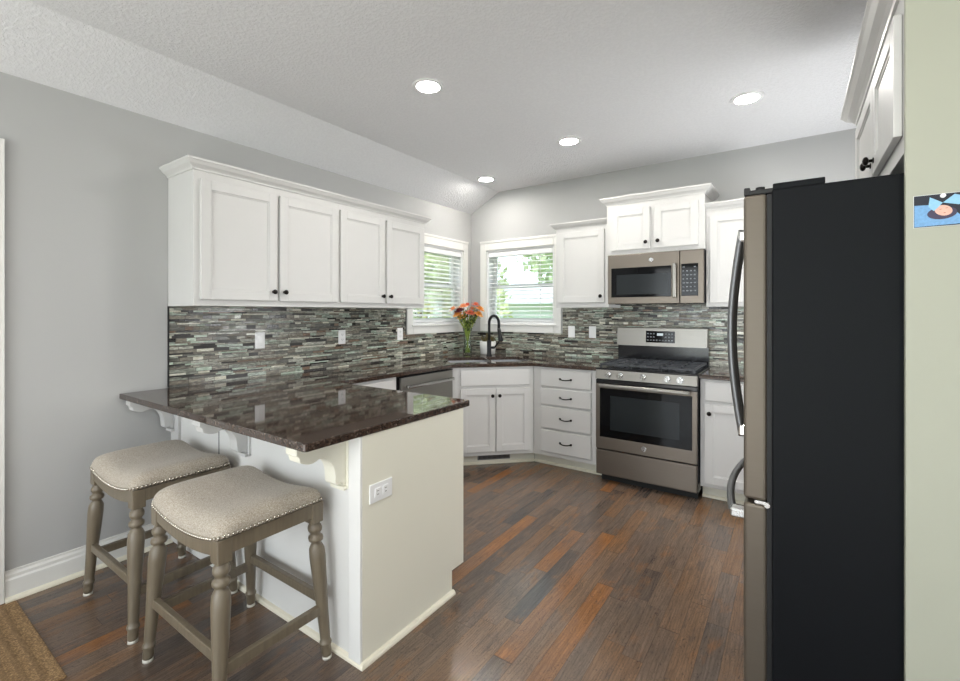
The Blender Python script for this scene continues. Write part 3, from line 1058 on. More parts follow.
# faucet
fx, fy = 0.452, 3.925
t = thing('kitchen_faucet', 'tall black gooseneck pull-down faucet behind the corner sink', 'faucet', (fx, fy, 0.914))
dv = Vector((0.95, -0.30, 0)).normalized()
m = MB(); m.lathe([(0.030, 0.914), (0.030, 0.922), (0.024, 0.930), (0.022, 0.96), (0.022, 1.06), (0.018, 1.075)], lambda z: (fx, fy))
m.build('base', M['blackmetal'], t)
m = MB()
pts = [(fx, fy, 1.07), (fx, fy, 1.15), (fx, fy, 1.25)]
rad = 0.078
for i in range(1, 13):
    a = PI * i / 12
    pts.append((fx + dv.x * rad * (1 - math.cos(a)), fy + dv.y * rad * (1 - math.cos(a)), 1.25 + rad * math.sin(a)))
ex, ey = fx + dv.x * 2 * rad, fy + dv.y * 2 * rad
pts.append((ex, ey, 1.20))
m.tube(pts, 0.0145, 14)
m.build('spout', M['blackmetal'], t)
m = MB(); m.lathe([(0.016, 1.205), (0.018, 1.19), (0.020, 1.13), (0.026, 1.09), (0.026, 1.075), (0.018, 1.072)], lambda z: (ex + dv.x * 0.25 * (1.2 - z), ey + dv.y * 0.25 * (1.2 - z)))
m.build('spray_head', M['blackmetal'], t)
m = MB()
lv = Vector((0.95, 0.2, 0)).normalized()
m.tube([(fx + lv.x * 0.018, fy + lv.y * 0.018, 1.0), (fx + lv.x * 0.06, fy + lv.y * 0.06, 1.0)], 0.013, 10)
m.tube([(fx + lv.x * 0.06, fy + lv.y * 0.06, 1.0), (fx + lv.x * 0.10, fy + lv.y * 0.10, 1.05), (fx + lv.x * 0.125, fy + lv.y * 0.125, 1.085)], [0.010, 0.008, 0.007], 10)
m.build('lever', M['blackmetal'], t)

# white pot with brown-green plant
px, py = 0.345, 4.06
t = thing('plant_pot', 'small white pot with an olive brown top behind the black faucet', 'pot', (px, py, 0.914))
m = MB(); m.lathe([(0.066, 0.9145), (0.080, 0.92), (0.086, 0.99), (0.088, 1.055), (0.082, 1.055), (0.080, 1.03), (0.02, 1.028)], lambda z: (px, py), 28)
m.build('pot', M['ceramic'], t)
m = MB(); rnd = random.Random(4)
for i in range(70):
    a = rnd.uniform(0, 2 * PI); r = rnd.uniform(0, 0.085); hh = rnd.uniform(0.02, 0.085) * (1.2 - r * 5)
    p = Vector((px + math.cos(a) * r * 0.7, py + math.sin(a) * r * 0.7, 1.03))
    q = Vector((px + math.cos(a) * r * 1.15, py + math.sin(a) * r * 1.15, 1.055 + hh))
    w = Vector((-math.sin(a), math.cos(a), 0)) * 0.010
    mid = (p + q) / 2 + Vector((0, 0, 0.02))
    m.bm.faces.new([m.bm.verts.new(p), m.bm.verts.new(mid + w), m.bm.verts.new(q), m.bm.verts.new(mid - w)])
m.build('plant', M['moss'], t)

# flowers in a glass vase
vx, vy = 0.175, 3.925
t = thing('flower_vase', 'clear glass vase on the counter corner left of the faucet', 'vase', (vx, vy, 0.914))
m = MB()
zs = [(0.046, 0.9145), (0.048, 0.93), (0.043, 1.0), (0.040, 1.08), (0.044, 1.15), (0.056, 1.20)]
m.lathe(zs + [(r - 0.004, z) for r, z in zs[::-1][:-1]] + [(0.040, 0.925)], lambda z: (vx, vy), 28)
m.build('glass_body', M['vglass'], t)
m = MB(); m.lathe([(0.0395, 0.9265), (0.042, 0.932), (0.0385, 1.0), (0.0355, 1.06)], lambda z: (vx, vy), 28)
m.build('water', M['water'], t)
rnd = random.Random(12)
blooms = [(-0.15, 1.40, 'peach'), (-0.085, 1.385, 'burg'), (-0.045, 1.43, 'peach'), (0.0, 1.44, 'coral'), (0.05, 1.40, 'peach'), (0.09, 1.445, 'coral'),
          (0.135, 1.40, 'orange'), (0.12, 1.345, 'orange'), (-0.03, 1.35, 'peach'), (0.03, 1.36, 'coral'), (-0.105, 1.345, 'orange'), (0.07, 1.33, 'peach'), (-0.06, 1.315, 'orange')]
rv = Vector((0.8217, 0.57, 0))   # across the corner
fv = Vector((0.57, -0.8217, 0))
for i, (sx, bz, kind) in enumerate(blooms):
    dep = rnd.uniform(-0.02, 0.09)
    c = Vector((vx, vy, bz)) + rv * sx + fv * dep
    label = {'peach': 'peach flower in the glass vase', 'coral': 'coral red flower in the glass vase', 'orange': 'orange flower in the glass vase', 'burg': 'dark burgundy flower in the glass vase'}[kind]
    where = ['at the far left edge', 'left of the centre', 'upper left of the bunch', 'at the top centre', 'right of the centre', 'at the upper right',
             'at the far right edge', 'low on the right', 'low in the middle', 'in the middle of the bunch', 'low on the left', 'low right of the centre', 'lowest left of the centre'][i]
    ft = thing('cut_flower', label + ' ' + where, 'flower', (vx, vy, 0.935), 'cut flowers in the vase')
    m = MB()
    b0 = Vector((vx, vy, 0.935)) - rv * sx * 0.16 + fv * rnd.uniform(-0.012, 0.012)
    mid = Vector((vx, vy, 1.18)) + rv * sx * 0.22 + fv * dep * 0.2
    m.tube([b0, mid, c - (c - mid) * 0.1], 0.0046, 6)
    m.build('stem', M['stemg'], ft)
    m = MB()
    out = (c - mid).normalized()
    u = out.orthogonal().normalized(); w = out.cross(u)
    for layer, (rr, lift, cnt) in enumerate(((0.062, -0.006, 10), (0.040, 0.012, 8), (0.022, 0.022, 6))):
        for k_ in range(cnt):
            a = 2 * PI * (k_ + 0.5 * layer) / cnt
            d = u * math.cos(a) + w * math.sin(a)
            tt_ = u * -math.sin(a) + w * math.cos(a)
            pw = rr * 0.42
            p0 = c - out * 0.008
            p1 = c + d * rr * 0.55 + tt_ * pw + out * lift
            p2 = c + d * rr + out * (lift + 0.004)
            p3 = c + d * rr * 0.55 - tt_ * pw + out * lift
            m.bm.faces.new([m.bm.verts.new(p) for p in (p0, p1, p2, p3)])
    m.build('petals', M[kind], ft)
    m = MB(); m.ball(c + out * 0.012, 0.011, u=8, v=6); m.build('flower_eye', M['pollen'], ft)
    m = MB()
    for k_ in range(9):
        f = rnd.uniform(-0.1, 0.85)
        p = mid + (c - mid) * f
        a = rnd.uniform(0, 2 * PI)
        d = (u * math.cos(a) + w * math.sin(a) + out * 0.7).normalized() * rnd.uniform(0.05, 0.09)
        sd = d.cross(Vector((0.3, 0.2, 1))).normalized() * 0.014
        m.bm.faces.new([m.bm.verts.new(q) for q in (p, p + d * 0.5 + sd, p + d, p + d * 0.5 - sd)])
    m.build('leaves', M['leafg'], ft)

# ------------------------------------------------------------------ gas range
RX0, RX1, RY = 1.7330, 2.4850, 3.55
t = thing('gas_range', 'slate steel gas range with five knobs and black cooktop', 'range', ((RX0 + RX1) / 2, 3.9, 0))
m = MB()
m.box(RX0, RY + 0.03, 0.06, RX1, D - 0.015, 0.905)
m.build('body', M['enamel'], t)
m = MB(); m.box(RX0 + 0.02, RY + 0.085, 0.0, RX1 - 0.012, D - 0.03, 0.08); m.build('under_shadow_board', M['darkgap'], t)  # added dark board standing in for the shadow under the range
m = MB(); m.box(RX0 + 0.003, RY, 0.066, RX1 - 0.003, RY + 0.03, 0.262, 0.006); m.build('storage_drawer', M['slate'], t)
m = MB()
m.box(RX0 + 0.003, RY - 0.004, 0.272, RX1 - 0.003, RY + 0.03, 0.368, 0.004)
m.box(RX0 + 0.003, RY - 0.004, 0.366, RX0 + 0.036, RY + 0.03, 0.792, 0.002)
m.box(RX1 - 0.036, RY - 0.004, 0.366, RX1 - 0.003, RY + 0.03, 0.792, 0.002)
m.box(RX0 + 0.034, RY + 0.001, 0.755, RX1 - 0.034, RY + 0.03, 0.812, 0.002)
m.mi = 1
m.box(RX0 + 0.003, RY - 0.002, 0.792, RX1 - 0.003, RY + 0.03, 0.826, 0.003)
dr = m.build('oven_door', [M['slate'], M['enamel']], t)
m = MB(); m.box(RX0 + 0.034, RY - 0.003, 0.366, RX1 - 0.034, RY + 0.02, 0.757, 0.002)
gl = m.build('oven_window', M['blackglass'], dr)
m = MB(); m.box(RX0 + 0.12, RY - 0.0042, 0.43, RX1 - 0.12, RY - 0.002, 0.70); m.build('window_screen', M['meshglass'], gl)
m = MB()
for x in (RX0 + 0.07, RX1 - 0.07):
    m.cyl((x, RY, 0.783), (x, RY - 0.045, 0.783), 0.010)
m.box(RX0 + 0.044, RY - 0.060, 0.770, RX1 - 0.044, RY - 0.038, 0.798, 0.009, 3)
m.build('handle', M['slatelight'], dr)
def emblem(cx, cy, cz, r, parent):
    m = MB(); m.cyl((cx, cy, cz), (cx, cy - 0.004, cz), r, n=28)
    m.mi = 1
    ring = [(cx + r * 0.84 * math.cos(2 * PI * i / 24), cy - 0.0045, cz + r * 0.84 * math.sin(2 * PI * i / 24)) for i in range(25)]
    m.tube(ring, r * 0.05, 6)
    for s in (-1, 1):
        pts = [(cx + s * r * 0.3 + r * 0.28 * math.cos(a_ * 0.55) * (1 - a_ * 0.05), cy - 0.0045, cz + r * 0.42 * math.sin(a_ * 0.55)) for a_ in range(12)]
        m.tube(pts, r * 0.06, 6)
    for k_ in range(4):
        a = PI / 4 + k_ * PI / 2
        pts = [(cx + r * (0.62 + 0.06 * math.cos(b)) * math.cos(a + 0.22 * math.sin(b)), cy - 0.0045, cz + r * (0.62 + 0.06 * math.cos(b)) * math.sin(a + 0.22 * math.sin(b))) for b in (0, 1, 2, 3, 4)]
        m.tube(pts, r * 0.045, 6)
    return m.build('emblem', [M['chrome'], M['greymetal']], parent)
emblem(2.112, RY - 0.003, 0.325, 0.020, dr)
# control panel
m = MB(); m.prism([(RY - 0.01, 0.832), (RY + 0.04, 0.832), (RY + 0.04, 0.902), (RY + 0.006, 0.902)], RX0 + 0.001, RX1 - 0.001, 'x', 0.003)
cp = m.build('control_panel', M['slatelight'], t)
for x in (1.84, 1.932, 2.107, 2.282, 2.37):
    m = MB()
    m.cyl((x, RY - 0.002, 0.868), (x, RY - 0.012, 0.867), 0.024, n=24)
    m.cyl((x, RY - 0.012, 0.867), (x, RY - 0.034, 0.865), 0.0205, 0.018, 24)
    m.box(x - 0.004, RY - 0.040, 0.850, x + 0.004, RY - 0.012, 0.882, 0.002)
    m.build('knob', M['chrome'], cp)
# cooktop
m = MB()
m.box(RX0 - 0.002, RY + 0.004, 0.902, RX1 + 0.002, D - 0.075, 0.918, 0.005)
m.build('cooktop', M['enamel'], t)
for (bx_, by_, br) in ((1.885, 3.70, 0.044), (2.333, 3.70, 0.048), (1.885, 3.98, 0.038), (2.333, 3.98, 0.036), (2.109, 3.84, 0.05)):
    m = MB(); m.cyl((bx_, by_, 0.917), (bx_, by_, 0.925), br * 1.15, br, 24); m.cyl((bx_, by_, 0.925), (bx_, by_, 0.934), br * 0.82, br * 0.78, 24)
    m.build('burner', M['iron'], t)
for gx0, gx1 in ((RX0 + 0.03, RX0 + 0.262), (RX0 + 0.266, RX1 - 0.266), (RX1 - 0.262, RX1 - 0.03)):
    m = MB()
    y0, y1 = RY + 0.04, D - 0.105
    b, z0, z1 = 0.007, 0.934, 0.950
    for x in (gx0, gx1):
        m.box(x - b, y0, z0, x + b, y1, z1, 0.003)
    for y in (y0, (y0 + y1) / 2, y1):
        m.box(gx0, y - b, z0, gx1, y + b, z1, 0.003)
    cx = (gx0 + gx1) / 2
    m.box(cx - b * 0.8, y0, z0, cx + b * 0.8, y1, z1, 0.003)
    for fy_ in (0.25, 0.75):
        y = y0 + (y1 - y0) * fy_
        m.box(gx0, y - b * 0.8, z0, gx1, y + b * 0.8, z1, 0.003)
    for x in (gx0, gx1):
        for y in (y0, y1):
            m.box(x - b, y - b, 0.917, x + b, y + b, z0 + 0.002)
    m.build('grate', M['iron'], t)
# backguard
m = MB()
m.box(RX0 - 0.012, D - 0.075, 0.919, RX1 - 0.014, D - 0.012, 1.07)
bg = m.build('backguard', M['enamel'], t)
m = MB()
m.prism([(D - 0.095, 1.066), (D - 0.012, 1.066), (D - 0.012, 1.226), (D - 0.075, 1.226), (D - 0.084, 1.222)], RX0 - 0.018, RX1 - 0.022, 'x', 0.002)
fp = m.build('backguard_panel', M['slatelight'], bg)
m = MB()
ya = D - 0.0935
m.prism([(ya - 0.001, 1.098), (ya + 0.02, 1.098), (ya + 0.028, 1.198), (ya + 0.0055, 1.198)], 1.972, 2.212, 'x')
dp = m.build('control_display', M['blackglass'], bg)
m = MB(); m.prism([(ya + 0.0015, 1.158), (ya + 0.004, 1.158), (ya + 0.006, 1.180), (ya + 0.0035, 1.180)], 2.066, 2.116, 'x')
m.build('clock_digits', M['display'], dp)
m = MB()
for i in range(9):
    if 3 <= i <= 5:
        rows_ = (1.114,)
    else:
        rows_ = (1.114, 1.142, 1.170)
    for z in rows_:
        x = 1.982 + i * 0.025
        k0 = ya + (z - 1.098) * 0.065 - 0.0022
        m.box(x, k0, z, x + 0.014, k0 + 0.002, z + 0.009)
m.build('key_marks', M['keymark'], dp)

# ------------------------------------------------------------------ microwave
MY = D - 0.40
t = thing('microwave_oven', 'slate steel over the range microwave under the raised cabinet', 'microwave', (2.11, 4.0, 1.43))
MX0, MX1, MZ0, MZ1 = 1.735, 2.483, 1.432, 1.850
m = MB(); m.box(MX0, MY + 0.02, MZ0 + 0.004, MX1, D - 0.01, MZ1 - 0.001); m.build('body', M['blackside'], t)
m = MB(); m.box(MX0, MY, MZ0, 2.309, MY + 0.022, MZ1 - 0.002, 0.004)
md = m.build('door', M['slate'], t)
m = MB(); m.box(1.766, MY - 0.003, 1.488, 2.250, MY + 0.004, 1.735, 0.002); mw = m.build('door_window', M['blackglass'], md)
m = MB(); m.box(1.812, MY - 0.0042, 1.512, 2.222, MY - 0.002, 1.676); m.build('window_screen', M['meshglass'], mw)
m = MB()
for z in (1.52, 1.72):
    m.cyl((2.277, MY, z), (2.277, MY - 0.035, z), 0.007)
m.box(2.264, MY - 0.048, 1.478, 2.291, MY - 0.032, 1.748, 0.007, 3)
m.build('handle', M['slatelight'], md)
emblem(2.094, MY, 1.790, 0.017, md)
m = MB(); m.box(2.312, MY, MZ0, MX1, MY + 0.022, MZ1 - 0.002, 0.004); mp = m.build('control_panel', M['slate'], t)
m = MB(); m.box(2.322, MY - 0.002, 1.490, 2.444, MY + 0.003, 1.742, 0.002); kp = m.build('keypad', M['blackglass'], mp)
m = MB()
for r_ in range(7):
    for c_ in range(4):
        if r_ == 0 and c_ in (1, 2):
            continue
        x, z = 2.332 + c_ * 0.027, 1.712 - r_ * 0.031
        m.box(x, MY - 0.0028, z, x + 0.015 - 0.004 * (r_ % 2), MY - 0.0015, z + 0.008)
m.build('key_marks', M['keymark'], kp)
m = MB()
for i in range(14):
    m.box(MX0 + 0.05 + i * 0.047, MY + 0.04, MZ0 - 0.003, MX0 + 0.08 + i * 0.047, MY + 0.10, MZ0 + 0.006)
m.build('vent_grille', M['darkgap'], t)

# ------------------------------------------------------------------ refrigerator (front faces -x)
FX, FY0, FY1 = 2.920, 1.700, 2.612
t = thing('refrigerator', 'tall french door refrigerator with charcoal side and slate doors', 'refrigerator', (3.35, 2.15, 0))
m = MB(); m.box(2.998, FY0, 0.035, 3.72, FY1, 1.745, 0.004); m.build('body', M['blackside'], t)
m = MB(); m.box(3.02, FY0 + 0.05, 0.0, 3.68, FY1 - 0.05, 0.04); m.build('base', M['darkgap'], t)
m = MB(); m.box(2.984, FY0 + 0.012, 0.06, 2.999, FY1 - 0.012, 1.735); m.build('gasket', M['darkgap'], t)
def fdoor(y0, y1, z0, z1, nm):
    m = MB()
    m.box(FX, y0, z0, 2.984, y1, z1, 0.010, 3)
    return m.build(nm, M['slatedoor'], t)
ym = (FY0 + FY1) / 2
da = fdoor(FY0 + 0.001, ym - 0.003, 0.757, 1.737, 'door')
db = fdoor(ym + 0.003, FY1 - 0.001, 0.757, 1.737, 'door')
dz = fdoor(FY0 + 0.001, FY1 - 0.001, 0.06, 0.744, 'freezer_drawer')
def vhandle(y, parent):
    m = MB()
    pts = []
    for i in range(17):
        f = i / 16
        z = 0.862 + f * (1.690 - 0.862)
        pts.append((FX - 0.038 - 0.040 * math.sin(PI * f), y, z))
    m.tube(pts, 0.0135, 12)
    h_ = m.build('handle', M['greymetal'], parent)
    for z in (0.885, 1.665):
        m = MB(); m.box(FX - 0.052, y - 0.014, z - 0.024, FX + 0.002, y + 0.014, z + 0.024, 0.008); m.build('handle_mount', M['chrome'], h_)
vhandle(ym - 0.045, da)
vhandle(ym + 0.045, db)
m = MB()
pts = []
for i in range(19):
    f = i / 18
    y = FY0 + 0.085 + f * (FY1 - FY0 - 0.17)
    pts.append((FX - 0.034 - 0.040 * math.sin(PI * f) ** 0.8, y, 0.672))
m.tube(pts, 0.0135, 12)
h_ = m.build('handle', M['greymetal'], dz)
for y in (FY0 + 0.10, FY1 - 0.10):
    m = MB(); m.box(FX - 0.048, y - 0.022, 0.656, FX + 0.002, y + 0.022, 0.688, 0.007); m.build('handle_mount', M['chrome'], h_)
m = MB()
m.box(FX + 0.001, FY0 + 0.004, 1.737, FX + 0.018, FY0 + 0.10, 1.762, 0.003)
m.box(FX + 0.012, FY0 + 0.006, 1.7372, 3.01, FY0 + 0.09, 1.7525, 0.003)
m.cyl((2.965, FY0 + 0.03, 1.75), (2.965, FY0 + 0.03, 1.763), 0.013)
m.build('hinge', M['darkgap'], t)
m = MB(); m.box(3.0, FY0 + 0.0, 1.744, 3.132, FY0 + 0.13, 1.764, 0.003); m.build('hinge_cover', M['blackside'], t)
m = MB()
m.box(2.950, FY0 + 0.004, 0.7445, 2.990, FY0 + 0.05, 0.7565, 0.002)
m.cyl((2.985, FY0 + 0.004, 0.748), (2.985, FY0 - 0.003, 0.748), 0.008)
m.build('middle_hinge', M['chrome'], t)

# panel beside the refrigerator and cabinet above it
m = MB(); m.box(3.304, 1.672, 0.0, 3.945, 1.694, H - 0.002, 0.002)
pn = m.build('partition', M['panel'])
tag(pn, 'tall pale green partition tinted with painted warm light at the right beside the refrigerator', 'partition')
t = thing('upper_cabinet', 'deep white two door cabinet above the refrigerator with crown moulding', 'cabinet', (0, 0, 0))
LC = 2.84 - 1.696
carcass(LC, 0.62, 1.80, 2.262, t)
shaker_door(0.13, LC - 0.455, 1.852, 2.195, t, knob=(LC - 0.487, 1.895), y=-0.021)
shaker_door(LC - 0.445, LC - 0.022, 1.852, 2.195, t, knob=(LC - 0.413, 1.895), y=-0.021)
crown([(0, 0.61), (0, 0), (LC, 0)], 2.262, t, 1.35)
place(t, (3.306, 2.84, 0), R(-90))

# photograph pinned on the panel
t = thing('photo_print', 'small photo print of a baby with a blue bow on the pale green partition', 'photo', (3.385, 1.671, 1.635))
PYs = 1.6715
def fpoly(m, pts, y):
    m.bm.faces.new([m.bm.verts.new((3.320 + 0.130 * a, y, 1.585 + 0.085 * b)) for a, b in pts])
def ell(cx, cy, rx, ry, n=20, rot=0.0):
    return [(cx + rx * math.cos(2 * PI * i / n) * math.cos(rot) - ry * math.sin(2 * PI * i / n) * math.sin(rot),
             cy + rx * math.cos(2 * PI * i / n) * math.sin(rot) + ry * math.sin(2 * PI * i / n) * math.cos(rot)) for i in range(n)]
m = MB(); m.box(3.3195, PYs - 0.0008, 1.5845, 3.4505, PYs, 1.6705); pc = m.build('paper', M['photoedge'], t)
m = MB(); m.box(3.3205, PYs - 0.0012, 1.5855, 3.4495, PYs - 0.0006, 1.6695); m.build('photo_background', M['navy'], t)
m = MB(); fpoly(m, [(0.01, 0.02), (0.95, 0.05), (0.72, 0.22), (0.62, 0.42), (0.40, 0.40), (0.26, 0.68), (0.01, 0.70)], PYs - 0.0014); m.build('blanket', M['photoblue'], t)
m = MB(); fpoly(m, ell(0.42, 0.40, 0.22, 0.19, rot=0.2), PYs - 0.0016); m.build('shadow_fold', M['photodark'], t)
m = MB(); fpoly(m, ell(0.44, 0.48, 0.125, 0.17, rot=0.3), PYs - 0.0018); fc = m.build('baby_face', M['skin'], t)
m = MB()
for e in (ell(0.40, 0.52, 0.022, 0.010, 10, 0.3), ell(0.485, 0.545, 0.022, 0.010, 10, 0.3), ell(0.455, 0.40, 0.022, 0.012, 10, 0.3)):
    fpoly(m, e, PYs - 0.0020)
m.build('face_features', M['photolip'], fc)
m = MB()
fpoly(m, [(0.43, 0.72), (0.24, 0.92), (0.22, 0.62), (0.30, 0.48), (0.36, 0.58)], PYs - 0.0022)
fpoly(m, [(0.43, 0.72), (0.60, 0.95), (0.72, 0.88), (0.74, 0.70), (0.66, 0.62)], PYs - 0.0022)
m.build('bow', M['photobow'], t)
m = MB(); m.cyl((3.376, PYs - 0.0008, 1.664), (3.376, PYs - 0.006, 1.664), 0.0055)
mg = m.build('push_pin', M['plate'])
tag(mg, 'tiny white pin holding the baby photo at its top edge', 'pin')

# ------------------------------------------------------------------ outlets and switches
def outlet(label, wall, a, z, kind='duplex'):
    t = thing('outlet', label, 'outlet', (0, 0, 0), 'white outlet plates')
    m = MB(); m.box(-0.035, -0.006, -0.057, 0.035, 0, 0.057, 0.004); pl = m.build('cover_plate', M['plate'], t)
    if kind == 'duplex':
        for s in (-1, 1):
            m = MB(); m.box(-0.017, -0.008, s * 0.0205 - 0.0145, 0.017, -0.004, s * 0.0205 + 0.0145, 0.005)
            rc_ = m.build('receptacle', M['plate'], pl)
            m = MB()
            for x in (-0.007, 0.007):
                m.box(x - 0.0012, -0.0086, s * 0.0205 - 0.004, x + 0.0012, -0.0075, s * 0.0205 + 0.006)
            m.cyl((0, -0.0075, s * 0.0205 - 0.009), (0, -0.0086, s * 0.0205 - 0.009), 0.0022, n=8)
            m.build('slots', M['plateslot'], pl)
    else:
        m = MB(); m.box(-0.0165, -0.0085, -0.033, 0.0165, -0.004, 0.033, 0.003); m.build('rocker', M['plate'], pl)
    if wall == 'left':
        place(t, (T, a, z), R(90))
    elif wall == 'back':
        place(t, (a, D - T, z))
    return t
outlet('white outlet plate on the left backsplash, nearest the camera', 'left', 1.72, 1.167, 'switch')
outlet('white outlet plate on the left backsplash, under the middle of the uppers', 'left', 2.413, 1.160)
outlet('white outlet plate on the left backsplash, tight beside the window casing', 'left', 3.078, 1.160)
outlet('white switch plate on the back backsplash, beside the window casing', 'back', 1.235, 1.170, 'switch')
outlet('white outlet plate on the back backsplash, close to the range', 'back', 1.451, 1.172, 'switch')
# peninsula end: horizontal two-gang plate
t = thing('outlet', 'horizontal white outlet plate on the warm-tinted end of the peninsula', 'outlet', (PX, 1.268, 0.648))
m = MB(); m.box(PX, 1.268 - 0.060, 0.648 - 0.037, PX + 0.006, 1.268 + 0.060, 0.648 + 0.037, 0.004); pl = m.build('cover_plate', M['plate'], t)
for s in (-1, 1):
    m = MB(); m.box(PX + 0.004, 1.268 + s * 0.0205 - 0.015, 0.648 - 0.018, PX + 0.009, 1.268 + s * 0.0205 + 0.015, 0.648 + 0.018, 0.005)
    m.build('receptacle', M['plate'], pl)
    m = MB()
    for dz_ in (-0.007, 0.007):
        m.box(PX + 0.0085, 1.268 + s * 0.0205 - 0.005, 0.648 + dz_ - 0.0013, PX + 0.0096, 1.268 + s * 0.0205 + 0.005, 0.648 + dz_ + 0.0013)
    m.build('slots', M['plateslot'], pl)

# ------------------------------------------------------------------ recessed lights
def can(label, x, y):
    t = thing('recessed_light', label, 'ceiling light', (x, y, H), 'recessed ceiling lights')
    m = MB()
    m.lathe([(0.064, H - 0.004), (0.070, H - 0.009), (0.088, H - 0.006), (0.094, H - 0.001), (0.064, H - 0.001)], lambda z: (x, y), 36, cap=False)
    m.build('trim_ring', M['vinyl'], t)
    m = MB(); m.cyl((x, y, H - 0.0055), (x, y, H - 0.001), 0.066, n=36); m.build('lens', M['lens'], t)
    return t
can('large round recessed ceiling light nearest the camera, left of the middle', 1.289, 2.018)
can('round recessed ceiling light in the middle, before the raised cabinet', 1.619, 3.285)
can('round recessed ceiling light above the corner sink, by the sloped ceiling', 0.532, 3.748)
can('added unseen recessed fill light over the dining side, right of the stools', 2.55, 0.75)  # this and the next two are added fill, out of view
can('added unseen recessed fill light over the dining side, behind the camera', 2.3, -0.6)
can('added unseen recessed fill light over the dining side, farthest to the right', 3.9, -0.3)
can('round recessed ceiling light at the right, above the refrigerator side', 2.812, 3.256)

# ------------------------------------------------------------------ jute rug
m = MB(); m.prism([(0.05, -0.25), (0.83, -0.25), (0.83, 0.515), (0.05, 0.515)], 0.0, 0.009, 'z', 0.003)
rg = m.build('jute_rug', M['jute'])
tag(rg, 'brown woven jute rug with ribbed border on the floor by the door casing', 'rug')

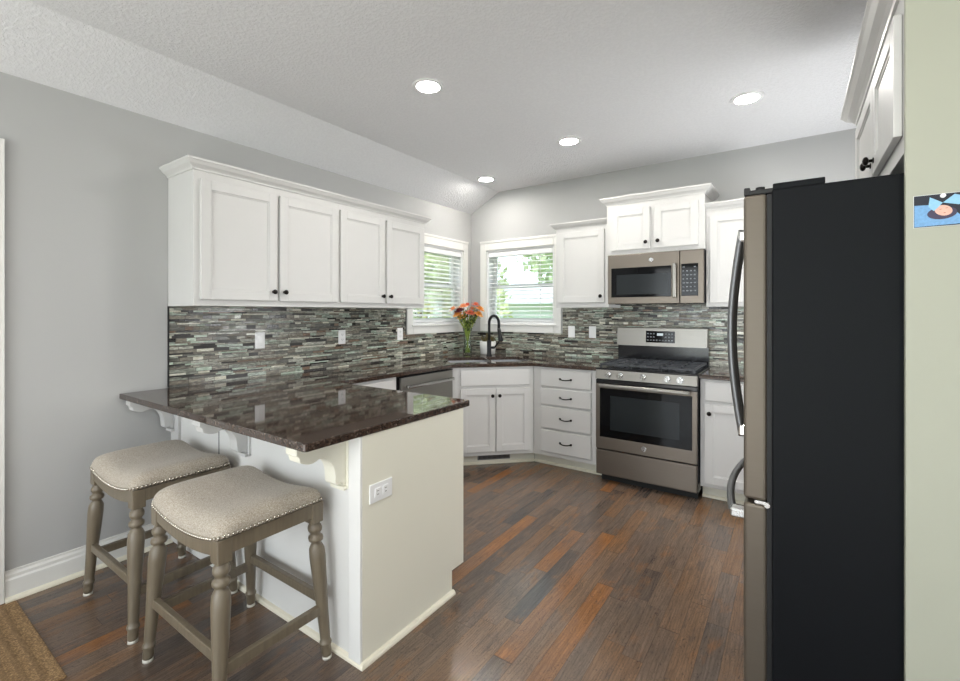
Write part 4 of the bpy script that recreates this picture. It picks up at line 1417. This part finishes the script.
# ------------------------------------------------------------------ counter stools
def make_stool():
    t = thing('counter_stool', 'stool', 'stool', (0, 0, 0), 'upholstered counter stools')
    HWX, HWY = 0.268, 0.205
    def zlow(x):
        return 0.585 + 0.036 * min(1.0, abs(x) / HWX) ** 2
    # cushion
    NX, NY = 36, 26
    m = MB()
    top, bot = [], []
    for i in range(NX + 1):
        a = -1 + 2 * i / NX
        rt, rb = [], []
        for j in range(NY + 1):
            b = -1 + 2 * j / NY
            ga = math.copysign(abs(math.sin(a * PI / 2)) ** 0.8, a)
            gb = math.copysign(abs(math.sin(b * PI / 2)) ** 0.8, b)
            x, y = ga * HWX, gb * HWY
            # rounded plan corners
            k_ = max(0.0, (abs(ga) - 0.86) / 0.14) * max(0.0, (abs(gb) - 0.82) / 0.18)
            x *= 1 - 0.045 * k_; y *= 1 - 0.055 * k_
            dome = (1 - abs(ga) ** 6) ** 0.42 * (1 - abs(gb) ** 5) ** 0.42
            h = 0.014 + 0.060 * dome
            zt = zlow(x) + h + 0.006 * (abs(ga) ** 2) * dome
            edge = 1.0 + 0.0 * h
            rt.append(m.bm.verts.new((x, y, zt)))
            rb.append(m.bm.verts.new((x, y, zlow(x))))
        top.append(rt); bot.append(rb)
    for i in range(NX):
        for j in range(NY):
            f = m.bm.faces.new((top[i][j], top[i + 1][j], top[i + 1][j + 1], top[i][j + 1])); f.smooth = True
            m.bm.faces.new((bot[i][j], bot[i][j + 1], bot[i + 1][j + 1], bot[i + 1][j]))
    ring = [(i, 0) for i in range(NX)] + [(NX, j) for j in range(NY)] + [(i, NY) for i in range(NX, 0, -1)] + [(0, j) for j in range(NY, 0, -1)]
    for q in range(len(ring)):
        a, b = ring[q], ring[(q + 1) % len(ring)]
        m.bm.faces.new((bot[a[0]][a[1]], bot[b[0]][b[1]], top[b[0]][b[1]], top[a[0]][a[1]]))
    bmesh.ops.recalc_face_normals(m.bm, faces=m.bm.faces[:])
    per = [bot[a][b].co.copy() for a, b in ring]
    seat = m.build('seat', M['linen'], t)
    # nailhead trim following the lower edge of the upholstery
    m = MB()
    acc = 0.0
    pc_ = 0.0145
    for q in range(len(per)):
        a, b = per[q], per[(q + 1) % len(per)]
        L = (b - a).length
        while acc < L:
            p = a.lerp(b, acc / L)
            o2 = Vector((b.y - a.y, a.x - b.x, 0)).normalized()
            m.ball(p + o2 * 0.0015 + Vector((0, 0, 0.007)), 0.0058, u=8, v=5)
            acc += pc_
        acc -= L
    m.build('nailhead_trim', M['nail'], seat)
    # apron rails
    ax, ay = 0.238, 0.176
    n = 16
    for s in (-1, 1):
        m = MB()
        low, up_ = [], []
        pts = [(-ax + 2 * ax * i / n) for i in range(n + 1)]
        outl = [(x, zlow(x) + 0.001) for x in pts] + [(x, zlow(x) - 0.050) for x in pts[::-1]]
        y0 = s * (ay + 0.012)
        m.prism(outl, y0 - 0.010, y0 + 0.010, 'y')
        m.build('apron', M['stoolwood'], t)
        m = MB()
        x0 = s * (ax + 0.012)
        m.box(x0 - 0.010, -ay, 0.562, x0 + 0.010, ay, zlow(ax) + 0.001)
        m.build('apron', M['stoolwood'], t)
    # legs
    for sx in (-1, 1):
        for sy in (-1, 1):
            x0, y0 = sx * 0.280, sy * 0.205
            x1, y1 = sx * 0.238, sy * 0.176
            def cen(z):
                f = min(1.0, z / 0.54)
                return (x0 + (x1 - x0) * f, y0 + (y1 - y0) * f)
            m = MB()
            cx, cy = x1, y1
            m.box(cx - 0.025, cy - 0.025, 0.535, cx + 0.025, cy + 0.025, zlow(cx) + 0.002, 0.004)
            prof = [(0.014, 0.010), (0.018, 0.014), (0.0195, 0.030), (0.0185, 0.052), (0.022, 0.056), (0.0235, 0.062), (0.022, 0.068), (0.0185, 0.072),
                    (0.0195, 0.09), (0.0225, 0.20), (0.0285, 0.34), (0.0305, 0.40), (0.029, 0.432), (0.022, 0.447), (0.018, 0.455),
                    (0.0195, 0.460), (0.027, 0.464), (0.0285, 0.472), (0.027, 0.480), (0.021, 0.484), (0.019, 0.490), (0.021, 0.496), (0.026, 0.502), (0.0275, 0.512), (0.025, 0.522), (0.020, 0.527), (0.021, 0.537)]
            m.lathe(prof, cen, 20)
            lg = m.build('leg', M['stoolwood'], t)
            m = MB(); m.cyl((*cen(0), 0.0), (*cen(0.01), 0.011), 0.018, n=16); m.build('foot_glide', M['glide'], lg)
    # stretchers
    def at(z):
        f = z / 0.54
        return 0.280 + (0.238 - 0.280) * f, 0.205 + (0.176 - 0.205) * f
    for s in (-1, 1):
        X_, Y_ = at(0.235)
        m = MB(); m.box(-X_, s * Y_ - 0.011, 0.216, X_, s * Y_ + 0.011, 0.252, 0.003); m.build('stretcher', M['stoolwood'], t)
        X_, Y_ = at(0.195)
        m = MB(); m.box(s * X_ - 0.011, -Y_, 0.178, s * X_ + 0.011, Y_, 0.214, 0.003); m.build('stretcher', M['stoolwood'], t)
    return t
st = make_stool()
st['label'] = 'grey wood counter stool with linen saddle seat in front, nearer the peninsula corner'
place(st, (1.262, 0.925, 0))
s_b = copy_tree(st)
s_b['label'] = 'grey wood counter stool with linen saddle seat closer to the left wall'
place(s_b, (0.535, 0.93, 0))
